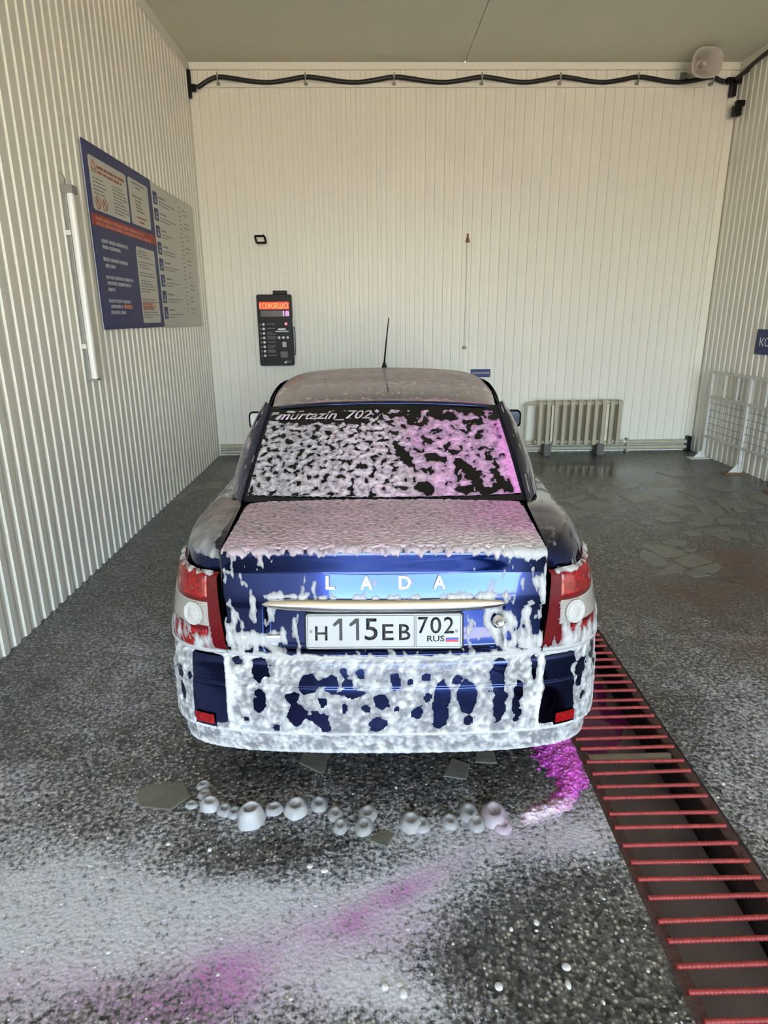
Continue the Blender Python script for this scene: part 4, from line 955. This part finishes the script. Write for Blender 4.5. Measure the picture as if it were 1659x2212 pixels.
for s in (1, -1):
    Q = patch(PC, 30, 40); Q = Q if s > 0 else mirror(Q)
    PIL[s] = grid_obj('rear_pillar', Q, 'paint', car, flip=s < 0)
    # side glass
    bot = [(.700, 1.00, .985), (.738, 1.50, .968), (.745, 2.00, .955), (.742, 2.60, .945), (.735, 2.85, .945)]
    top = [(.590, 1.42, 1.325), (.605, 1.62, 1.350), (.622, 2.00, 1.368), (.618, 2.40, 1.360), (.600, 2.66, 1.330)]
    C = np.array([[np.array(b_), np.array(b_)*.5+np.array(t)*.5+np.array([.014, 0, 0]), np.array(t)] for b_, t in zip(bot, top)])
    Q = patch(C, 60, 16); Q = Q if s > 0 else mirror(Q)
    sg_ = grid_obj('side_window', Q, 'glass', car, flip=s < 0)
    for u in (.02, .30, .52, .98):
        Q = patch(C, 3, 12, (max(0, u-.018), min(1, u+.018)), (0, 1)); Q[..., 0] += .003; Q = Q if s > 0 else mirror(Q)
        grid_obj('window_post', Q, 'paint', sg_, flip=s < 0)
ws = np.array([[(-.60, 2.70, 1.345), (-.3, 2.735, 1.363), (0, 2.745, 1.368), (.3, 2.735, 1.363), (.60, 2.70, 1.345)], [(-.665, 2.88, 1.16), (-.33, 3.0, 1.17), (0, 3.03, 1.175), (.33, 3.0, 1.17), (.665, 2.88, 1.16)], [(-.735, 3.06, .945), (-.36, 3.24, .955), (0, 3.29, .96), (.36, 3.24, .955), (.735, 3.06, .945)]]).swapaxes(0, 1)
grid_obj('windscreen', patch(ws, 40, 24), 'glass', car, flip=True)
hd = np.array([[(-.70, 3.08, .945), (-.36, 3.24, .955), (0, 3.29, .96), (.36, 3.24, .955), (.70, 3.08, .945)], [(-.64, 3.42, .893), (-.34, 3.55, .922), (0, 3.58, .930), (.34, 3.55, .922), (.64, 3.42, .893)], [(-.59, 3.80, .838), (-.31, 3.92, .865), (0, 3.95, .872), (.31, 3.92, .865), (.59, 3.80, .838)], [(-.48, 4.06, .755), (-.28, 4.20, .765), (0, 4.24, .77), (.28, 4.20, .765), (.48, 4.06, .755)]]).swapaxes(0, 1)
grid_obj('hood', patch(hd, 40, 40), 'paint', car, flip=True)
fb = np.array([[(-.78, 3.95, .22), (-.68, 4.2, .22), (-.36, 4.32, .22), (0, 4.35, .22), (.36, 4.32, .22), (.68, 4.2, .22), (.78, 3.95, .22)], [(-.78, 3.95, .5), (-.68, 4.2, .5), (-.36, 4.32, .5), (0, 4.35, .5), (.36, 4.32, .5), (.68, 4.2, .5), (.78, 3.95, .5)], [(-.70, 3.95, .77), (-.55, 4.10, .76), (-.3, 4.20, .765), (0, 4.24, .77), (.3, 4.20, .765), (.55, 4.10, .76), (.70, 3.95, .77)]]).swapaxes(0, 1)
grid_obj('front_bumper', patch(fb, 60, 30), 'paint', car, flip=True)

# ---- mirrors, antenna
for s in (1, -1):
    mr = empty('door_mirror', (s*0.895, 2.76, 1.035), parent=car)
    sh = []
    for yy, k_ in ((0.0, 1.0), (0.03, 1.02), (0.07, .85), (0.10, .45)):
        sh.append([(x*k_, yy, z*k_) for x, z in rrect(-0.088, 0.088, -0.062, 0.062, 0.03, 4)])
    mb = MB(); n = len(sh[0]); mb.add([p for r in sh for p in r], [(i*n+q, i*n+(q+1) % n, (i+1)*n+(q+1) % n, (i+1)*n+q) for i in range(3) for q in range(n)] + [tuple(range(3*n, 4*n))])
    mb.build('shell', 'black', mr, smooth=True)
    MB().prism(rrect(-0.078, 0.078, -0.052, 0.052, 0.025), 'y', 0.002, 0.006).build('mirror_glass', 'mirror' if s < 0 else 'glass', mr)
    MB().tube([(-s*0.07, 0.05, -0.02), (-s*0.16, 0.06, -0.045)], 0.022, 8).build('stalk', 'black', mr, smooth=True)
an = empty('antenna', (0.0, 2.46, 1.424), parent=car)
MB().lathe([(0.018, -0.008), (0.016, 0.012), (0.007, 0.035)], (0, 0, 0), 14).build('antenna_base', 'black', an, smooth=True)
MB().tube([(0, 0, 0.03), (0.012, -0.10, 0.16), (0.030, -0.22, 0.315)], [0.006, 0.0045, 0.003], 8).build('antenna_rod', 'black', an, smooth=True)

# ---- sticker lettering on the rear window
lt = text_mesh('sticker_lettering', 'murtazin_702', 'sticker', rw, Matrix.Identity(4), width=1.0, height=1.0, extrude=0.1, shear=0.35, bold=0.012)
co = np.zeros(len(lt.data.vertices)*3); lt.data.vertices.foreach_get('co', co); co = co.reshape(-1, 3)
WD = patch(WC, 401, 401); WDn = normals(WD)
ui = np.clip(((0.045+co[:, 0]*0.405)*400).round().astype(int), 0, 400); vi = np.clip(((0.800+co[:, 1]*0.115)*400).round().astype(int), 0, 400)
p_ = WD[ui, vi]+WDn[ui, vi]*(0.0055+co[:, 2:3]*0.012)
lt.data.vertices.foreach_set('co', p_.ravel()); lt.data.update()

# ================================================================== foam on the car
# deck and lid face
Pf = lid_surface(420, 190, 10.2/18, 16.6/18)
s_, t_ = arcs(Pf); X, Z = Pf[..., 0], Pf[..., 2]
n1 = fbm(s_*55, t_*90, 3, 21); n2 = fbm(s_*9, t_*9, 3, 22)
edge_d = Pf[..., 1]-0.05*X*X-0.100
front = sstep(-0.006, 0.012, edge_d + 0.012*fbm(s_*28, s_*0+3, 3, 23) + 0.004)
side_m = sstep(0.548, 0.538, np.abs(X))
h = (0.0050+0.0042*n1+0.0025*n2)*front*side_m - 0.0030*(1-front*side_m)
right = sstep(.15, .50, X)*0.8
base = mixc(np.array([.58, .46, .52]), np.array([.68, .52, .63]), sstep(-.5, .2, X+0.25*n2))
base = mixc(base, np.array([.80, .34, .72]), np.clip(right*sstep(.12, .40, Pf[..., 1])+0.25*n2, 0, 1)*0.85)
base = mixc(base, np.array([.72, .68, .68]), sstep(.30, .10, Pf[..., 1])*sstep(-.2, .5, X)*0.8)
foam(lid, Pf, h, base, np.clip(0.84+0.60*n1+0.15*n2+0.15*sstep(.3, .1, Pf[..., 1]), .4, 1), label='pinkish grey soap foam')
Pf = lid_surface(470, 240, 1.0/18, 11.2/18)
s_, t_ = arcs(Pf); X, Z = Pf[..., 0], Pf[..., 2]
drop = fbm(s_*34, t_*15, 3, 31); clump = fbm(s_*20, t_*13, 4, 32)
top_drip = 0.9*sstep(.992, 1.006, Z+0.022*fbm(s_*34, s_*0, 4, 33)+0.02*sstep(.3, .5, X))
side = sstep(.18, .50, np.abs(X)); low = sstep(.90, .70, Z)
f_ = 0.72*drop + 0.50*clump - 0.37 + 0.16*side + 0.06*sstep(.2, .5, X) + 0.32*low*side + 0.03*low
f_ -= 0.35*sstep(.40, .30, np.abs(X))*sstep(.90, .95, Z)*(1-top_drip)
f_ += 0.75*np.exp(-((Z-.862)/.010)**2)*sstep(.44, .38, np.abs(X))*(0.75+0.7*fbm(s_*25, t_*10, 2, 36))           # along the chrome strip
f_ += 0.85*sstep(.674, .664, Z+0.006*fbm(s_*20, s_*0, 2, 35)) + 0.8*top_drip                 # bottom edge, top edge
f_ += 0.75*box_mask(X, Z, -.50, -.335, .700, .732, .012)                                     # name badge buried in foam
f_ += 0.50*np.exp(-((np.hypot(X-.385, Z-.770)-.034)/.012)**2)                                # around the lock
f_ -= 1.2*box_mask(X, Z, -.275, .275, .690, .800, .006)                                      # plate
f_ += 0.40*sstep(.535, .545, np.abs(X)+0.004*drop)*sstep(.75, .9, Z)*(X > 0)
drip = sstep(.20, .75, perlin(s_*26, t_*2.2, 37)+0.2)*sstep(.80, .69, Z)
f_ += 0.45*drip*sstep(.43, .30, np.abs(X))*sstep(.69, .67, Z)
h = np.clip(0.012*f_, -.003, .0075)
foam(lid, Pf, h, mixc(WHITE, np.array([.50, .42, .47]), sstep(.96, 1.0, Z)*sstep(.5, .2, X)), np.clip(.45+h/.0045*0.6, .4, 1), label='white soap foam streaks')
# bumper
Pf = patch(BC, 700, 240, (0, 1), (2.0/16, 15.6/16)); s_, t_ = arcs(Pf); X, Z = Pf[..., 0], Pf[..., 2]
c = fbm(s_*17, t_*12, 4, 41); fine = fbm(s_*48, t_*40, 3, 42); vert = fbm(s_*20, t_*2.2, 3, 43); bil = np.abs(fbm(s_*34+.2*c, t_*30, 3, 46))
f_ = 0.42*c + 0.20*fine + 0.25*vert + 0.52
f_ -= 1.9*box_mask(X, Z+0.02*fbm(s_*9, t_*5, 2, 44), -.665+0.05*(Z-.45), -.545, .398, .655, .010)
f_ -= 1.9*box_mask(X+0.02*fbm(s_*9, t_*7, 2, 45), Z, .545, .650, .398, .648, .012)
f_ += 1.1*np.exp(-((X+.528+.004*np.sin(Z*30))/.013)**2)*sstep(.36, .40, Z) + 1.1*np.exp(-((X-.525)/.012)**2)*sstep(.36, .40, Z)
HOLES = [(410,500,26,45),(410,602,16,22),(575,555,32,30),(640,550,27,25),(700,552,16,16),(855,545,13,27),(960,530,11,14),(685,515,9,17),(740,515,9,17),(510,600,19,18),(520,672,30,36),(610,615,15,17),(600,680,28,28),(622,715,18,18),(715,585,42,11),(810,612,20,24),(800,702,28,22),(1012,600,24,58),(1008,665,22,42),(1095,600,34,58),(1200,540,24,85),(1212,645,22,52),(1270,590,16,38),(1265,662,13,42),(1325,510,16,52),(405,635,22,20),(330,482,17,14),(930,660,17,17),(1105,690,13,13),(350,690,11,9),(75,505,11,28),(108,562,14,22),(116,632,14,28),(150,560,9,9),(1490,540,20,36),(1450,500,14,20),(1545,505,12,30),(1505,645,8,8),(1480,585,12,14),(1560,560,10,24),(760,640,9,10),(1060,540,10,22),(455,720,10,10),(860,640,9,9),(905,545,9,14),(690,640,8,12),(960,600,9,16)]
wxx = X+0.010*fbm(s_*26, t_*26, 2, 48); wzz = Z+0.010*fbm(s_*26+5, t_*26, 2, 49)
for (hx, hy, ra, rb) in HOLES:
    x_, z_ = (350+hx*.585-830)/577, .655-(1150+hy*.585-1424)*.00176
    f_ -= 1.35*np.exp(-np.clip((((wxx-x_)/(ra*.00115))**2+((wzz-z_)/(rb*.00118))**2)**1.5, 0, 30))
for xc in (.315, .41, .25, -.33, -.40, -.46, .60, .46, -.22):                                  # foam runs
    f_ += 0.30*np.exp(-((X-xc-.006*np.sin(Z*25+xc*40))/.012)**2)*sstep(.38, .42, Z)
f_ += 0.9*np.exp(-((Z-.378)/.0065)**2) + 0.8*np.exp(-((Z-.290)/.006)**2) + 0.8*sstep(.643, .656, Z)
rx = np.abs(np.abs(X)-.625)
f_ -= 2.0*sstep(.040, .034, rx)*sstep(.376, .380, Z)*sstep(.404, .400, Z)
h = np.clip(0.009*f_, -.003, .0075) + (0.0016*fine+0.0030*(bil-.25))*(f_ > .05)
thin = np.clip(.74 + .60*(bil-.30) + .30*fine + .55*np.clip(f_-.75, -.4, .8) + .25*c, .34, 1)
thin = np.maximum(thin, .95*np.exp(-((Z-.378)/.008)**2)); thin = np.maximum(thin, .95*sstep(.640, .655, Z))
foam(bumper, Pf, h, np.broadcast_to(WHITE*1.36, Pf.shape), thin, label='thick white soap foam with runs')
# tail lamps
for s in (1, -1):
    Pf = patch(LC, 150, 170); Pf = Pf+normals(Pf)*0.006
    if s < 0: Pf = mirror(Pf)
    s_, t_ = arcs(Pf); X, Z, Y = Pf[..., 0], Pf[..., 2], Pf[..., 1]
    cc = fbm(s_*30+s*7, t_*15, 4, 51); lowm = sstep(.80, .69, Z+0.03*fbm(s_*30, s_*0, 2, 52))
    f_ = 0.9*cc-0.62+0.75*lowm*sstep(.54, .62, np.abs(X)) + 1.0*sstep(.684, .676, Z) + 0.9*sstep(.928, .936, Z+.006*cc) + 0.20*sstep(.86, .76, Z)*(s > 0)
    f_ -= 0.5*sstep(.585, .555, np.abs(X))*sstep(.684, .70, Z)
    h = np.clip(0.010*f_, -.003, .006)
    lamp = [o for o in car.children if o.name.startswith('tail_lamp')][0 if s > 0 else 1]
    foam(lamp, Pf, h, np.broadcast_to(WHITE, Pf.shape), np.clip(.40+h/.004*.6, .4, 1), flip=s < 0, label='white soap foam')
# side panels: fender tops and rear corners
for s in (1, -1):
    Pf = patch(SIDE, 420, 150, (0, 6.6/14), (3.9/7, 1)); 
    if s < 0: Pf = mirror(Pf)
    s_, t_ = arcs(Pf); X, Y, Z = Pf[..., 0], Pf[..., 1], Pf[..., 2]
    cc = fbm(X*18+s*5, Y*9, 4, 61); dr = fbm(s_*38, t_*16, 3, 62)
    if s < 0:
        f_ = 0.55*cc+0.42 - 1.3*sstep(.575, .560, np.abs(X)+0.01*cc)*sstep(.1, .2, Y)*sstep(.55, .45, Y) - 1.0*sstep(.985, .965, Z)*sstep(.30, .2, Y) - 0.4*sstep(.6, .9, Y)
    else:
        f_ = 0.75*cc-0.30 + 0.40*sstep(.66, .72, X)*sstep(.2, .3, Y) + 0.45*blob(X, Y, .66, .16, .06, .06) - 0.15*sstep(.5, .8, Y)
    f_ += 0.45*(dr-0.35)*sstep(1.0, .97, Z)*sstep(.32, .25, Y) + 0.25*sstep(.950, .938, Z)*sstep(.32, .2, Y)
    h = np.clip(0.006*f_, -.003, .0035)
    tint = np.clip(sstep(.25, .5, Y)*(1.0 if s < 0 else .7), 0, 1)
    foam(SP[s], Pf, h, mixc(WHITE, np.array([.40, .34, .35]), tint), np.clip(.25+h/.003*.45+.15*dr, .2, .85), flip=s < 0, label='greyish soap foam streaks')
    Pp = patch(PC, 90, 160); Pp = Pp if s > 0 else mirror(Pp)
    s_, t_ = arcs(Pp); cc = fbm(s_*40, t_*11, 3, 63+s)
    uu = np.linspace(0, 1, 90)[:, None]+0*cc
    h = np.clip(0.006*(0.9*cc-0.55+0.45*np.exp(-((uu-.55)/.18)**2)), -.003, .003)
    foam(PIL[s], Pp, h, np.broadcast_to(MAUVE, Pp.shape), np.clip(.4+h/.003*.5, .35, .9), flip=s < 0, label='thin soap foam streaks')
# rear window
Pf = patch(window_ctrl(0.016), 480, 330, (0, 1), (.05, .965)); Pf = Pf+normals(Pf)*0.002
s_, t_ = arcs(Pf); X, Z = Pf[..., 0], Pf[..., 2]; V = np.broadcast_to(np.linspace(0, 1, 330)[None], X.shape); U = np.broadcast_to(np.linspace(0, 1, 480)[:, None], X.shape)
wx = s_+0.012*fbm(s_*14, t_*14, 2, 70); wt = t_+0.012*fbm(s_*14+9, t_*14, 2, 71)
c = fbm(wx*36, wt*30, 4, 72, 0.45)*(1-sstep(.45, .75, U)) + fbm(wx*20, wt*16, 4, 77, 0.5)*sstep(.45, .75, U); fine = fbm(s_*60, t_*60, 2, 73)
f_ = c + 0.22 - 0.30*sstep(.70, .95, V)*sstep(.1, .6, U) - 0.10*sstep(.6, .95, V) + 0.12*sstep(.4, .0, V)
f_ -= 1.6*sstep(.945, .975, V+0.010*fbm(s_*30, s_*0, 2, 74))*1.0
f_ += 1.1*sstep(.965, .985, U+0.010*c-0.02*V)*sstep(.95, .70, V)
f_ -= 0.55*box_mask(U, V, .05, .44, .80, .945, .01)
for (u0, v0, ru, rv) in ((.66, .07, .045, .05), (.575, .42, .022, .10), (.83, .22, .022, .14), (.945, .13, .02, .10), (.79, .06, .03, .03), (.88, .05, .05, .035), (.69, .40, .025, .05)):
    f_ -= 1.1*np.exp(-(((U-u0+0.25*(V-v0))/ru)**2+((V-v0)/rv)**2))
h = np.clip(0.009*f_, -.003, .0062) + 0.0013*fine*(f_ > .1)
pk = np.clip(sstep(.42, .80, U+0.12*fbm(s_*4, t_*4, 3, 75))*0.55 + 0.6*sstep(.93, 1.0, U) + 0.35*np.exp(-((U-.62)/.08)**2)*fbm(s_*5, t_*5, 3, 76), 0, 1)
colw = mixc(mixc(np.array([.57, .53, .58]), np.array([.74, .62, .74]), sstep(.1, .5, U)), np.array([.86, .34, .80]), pk)
foam(rw, Pf, h, colw, np.clip(.42+h/.006*.5+.12*fine, .4, 1), label='lacy grey foam turning pink to the right')
# roof
Pf = patch(RC, 360, 300, (1/8, 7/8), (1.0/8, 7.9/8)); s_, t_ = arcs(Pf); X, Y = Pf[..., 0], Pf[..., 1]
n1 = fbm(X*34, Y*22, 4, 81); n2 = fbm(X*5, Y*5, 3, 82)
rear = sstep(1.85, 1.30, Y)
f_ = 0.55+0.35*n1+0.2*n2 - rear*(1.0-1.0*n1)*sstep(1.20, 1.27, Y) + 0.5*sstep(1.25, 1.20, Y)
h = np.clip(0.005*f_, -.003, .0045)
colr = mixc(np.broadcast_to(MAUVE*np.array([.92, .88, .88]), Pf.shape), LILAC, rear)
colr = mixc(colr, np.array([.86, .30, .80]), np.clip(sstep(.15, .50, X)*sstep(1.40, 1.20, Y), 0, 1))
foam(roof, Pf, h, colr, np.clip(.55+.2*n1+.15*n2, .4, .9), label='thin mauve soap film')
# right mirror smear
# ================================================================== foam on the floor
foam_pts = [(-0.669, 2.12, 0.025), (-0.65, 2.069, 0.026), (-0.687, 2.015, 0.022), (-0.617, 2.01, 0.036), (-0.556, 1.983, 0.030), (-0.517, 1.969, 0.028), (-0.45, 1.931, 0.047), (-0.375, 1.983, 0.034), (-0.293, 1.981, 0.040), (-0.21, 2.003, 0.030), (-0.146, 1.951, 0.028), (-0.125, 1.891, 0.026), (-0.041, 1.888, 0.032), (-0.028, 1.947, 0.033), (0.129, 1.898, 0.036), (0.165, 1.89, 0.03), (0.27, 1.901, 0.028), (0.345, 1.941, 0.035), (0.364, 1.891, 0.03), (0.433, 1.924, 0.045), (0.455, 1.874, 0.03)]
ordn = ['first', 'second', 'third', 'fourth', 'fifth', 'sixth', 'seventh', 'eighth', 'ninth', 'tenth', 'eleventh', 'twelfth', 'thirteenth', 'fourteenth', 'fifteenth', 'sixteenth', 'seventeenth', 'eighteenth', 'nineteenth', 'twentieth', 'twenty-first']
order = sorted(range(len(foam_pts)), key=lambda i: foam_pts[i][0])
def puff(i, x, y_, r):
    nu, nv = 36, 22; a = np.linspace(0, 2*np.pi, nu)[:, None]; t = np.linspace(0, 1, nv)[None]
    prof = np.array([(1.12, -.05), (1.05, .10), (1.0, .35), (.92, .62), (.80, .86), (.66, 1.0), (.56, 1.03), (.46, .95), (.38, .74), (.30, .56), (.16, .48), (.0, .46)])
    pr = cr_axis(prof, np.linspace(0, len(prof)-1, nv)); hs_ = 0.70 if r > .035 else .50
    if i in (6,): hs_ = 1.25
    st = 1.0 if i < 8 else 1.35
    rn = 1+0.05*np.sin(a*2+i)+0.03*np.sin(a*5+2*i)
    P = np.stack([r*pr[None, :, 0]*rn*np.cos(a), st*r*pr[None, :, 0]*rn*np.sin(a), hs_*r*pr[None, :, 1]+0*a], -1)
    P[-1] = P[0]
    white = np.broadcast_to(mixc(WHITE, np.array([.74, .50, .70]), np.full((nu, nv), float(np.clip((x-.40)/.1, 0, .5)))), P.shape)
    al = np.full((nu, nv), 0.95 if i in (3, 6, 8) else 0.72)
    o = grid_obj('foam_puff', P, 'foam', None, attr=np.concatenate([white, al[..., None]], -1)); o.location = (x, y_, 0)
    return o
for rank, i in enumerate(order):
    o = puff(i, *foam_pts[i])
    lab = '%s hollow foam puff from the left in the row below bumper' % ordn[rank]
    if i == 6: lab = 'largest white hollow foam puff in the row below bumper'
    tag(o, lab, 'foam', 'foam puffs dripped below the bumper')
# magenta foam beside the grate, trailing into a pale ridge
xs = np.linspace(.44, .92, 200); ys = np.linspace(1.82, 2.62, 330); P = np.stack(np.meshgrid(xs, ys, indexing='ij')+[np.zeros((200, 330))], -1)
X, Y = P[..., 0], P[..., 1]
path = [(.79, 2.60, .075), (.78, 2.50, .085), (.77, 2.40, .095), (.765, 2.30, .105), (.765, 2.20, .100), (.775, 2.12, .070), (.745, 2.05, .048), (.71, 1.99, .042), (.65, 1.955, .040), (.59, 1.93, .038), (.535, 1.905, .036), (.68, 2.19, .03)]
fld = np.zeros_like(X)
for i in range(len(path)-2):
    for q in np.linspace(0, 1, 4)[:-1]:
        a = [path[i][k_]*(1-q)+path[i+1][k_]*q for k_ in range(3)]; fld = np.maximum(fld, np.exp(-((X-a[0])**2+(Y-a[1])**2)/a[2]**2))
rg_ = fbm(X*26, Y*26, 4, 91); bub = np.abs(fbm(X*55, Y*55, 2, 92))
hgt = fld-0.42+0.30*rg_
z = np.clip(0.030*hgt, -.004, .022)+0.006*bub*(hgt > 0)
for (bx, by, br) in ((.525, 1.918, .014), (.60, 1.945, .010), (.65, 1.965, .010), (.70, 2.0, .009), (.56, 1.935, .008)): z -= 0.014*np.exp(-(((X-bx)**2+(Y-by)**2)/br**2))
P[..., 2] = z
pkm = sstep(1.93, 2.04, Y+.05*rg_)
colm = mixc(np.array([.76, .62, .74]), np.array([.66, .075, .58]), pkm); colm = mixc(colm, np.array([.80, .22, .74]), sstep(.1, .5, bub)*pkm)
al = np.clip(.60+hgt*1.2, .45, 1)
o = grid_obj('foam_heap', P, 'foam', None, keep=(z > -.0035) & (X < GL(Y)-.002), attr=np.concatenate([colm, al[..., None]], -1))
tag(o, 'bright magenta foam heap on floor between bumper and drain grate', 'foam', kind='stuff')
# loose flecks of foam on the floor
rn = random.Random(5); mb = MB()
ico = [(0, 0, 1), (.9, 0, .45), (.28, .85, .45), (-.72, .53, .45), (-.72, -.53, .45), (.28, -.85, .45), (1.05, 0, -.1), (.32, 1.0, -.1), (-.85, .62, -.1), (-.85, -.62, -.1), (.32, -1.0, -.1)]
icf = [(0, 1, 2), (0, 2, 3), (0, 3, 4), (0, 4, 5), (0, 5, 1)] + [(1+q, 6+q, 6+(q+1) % 5, 1+(q+1) % 5) for q in range(5)]
def fleck(x, y_, r, hz):
    if GL(y_)-.01 < x < GR(y_)+.01 or (.42 < x < .93 and 1.80 < y_ < 2.65) or any(math.hypot(x-p[0], y_-p[1]) < p[2]*1.8+.01 for p in foam_pts): return
    mb.lathe([(r, -.001), (r*.92, hz*.45), (r*.66, hz*.85), (r*.25, hz)], (x, y_, 0), 10, sx=rn.uniform(.7, 1.4), sy=rn.uniform(.7, 1.3))
for q in range(320):
    y_ = rn.uniform(.95, 2.3)**1.0; x = rn.uniform(-1.3, 1.6)
    if -0.7 < x < 0.75 and y_ > 2.1: continue
    r = rn.choice([.0025, .003, .0035, .004, .005]); 
    if rn.random() < .03: r = rn.uniform(.006, .009)
    fleck(x, y_, r, r*.45)
for (x, y_, r) in ((.48, 1.49, .016), (.40, 1.47, .012), (.53, 1.35, .018), (.52, 1.30, .020), (.33, 1.30, .022), (.07, 1.29, .025), (.02, 1.31, .022), (-.57, 1.80, .018), (-.72, 1.83, .012), (.10, 1.20, .02), (-.22, 1.72, .016), (-.17, 1.70, .018), (.55, 1.17, .012), (.60, 1.25, .010)):
    fleck(x, y_, r*.55, r*.3)
o = mb.build('foam_flecks', 'foam', smooth=True)
a = o.data.color_attributes.new('col', 'FLOAT_COLOR', 'POINT'); a.data.foreach_set('color', np.tile(np.array([.74, .75, .76, .95]), len(o.data.vertices)))
tag(o, 'loose white foam flecks scattered over the wet floor', 'foam', kind='stuff')
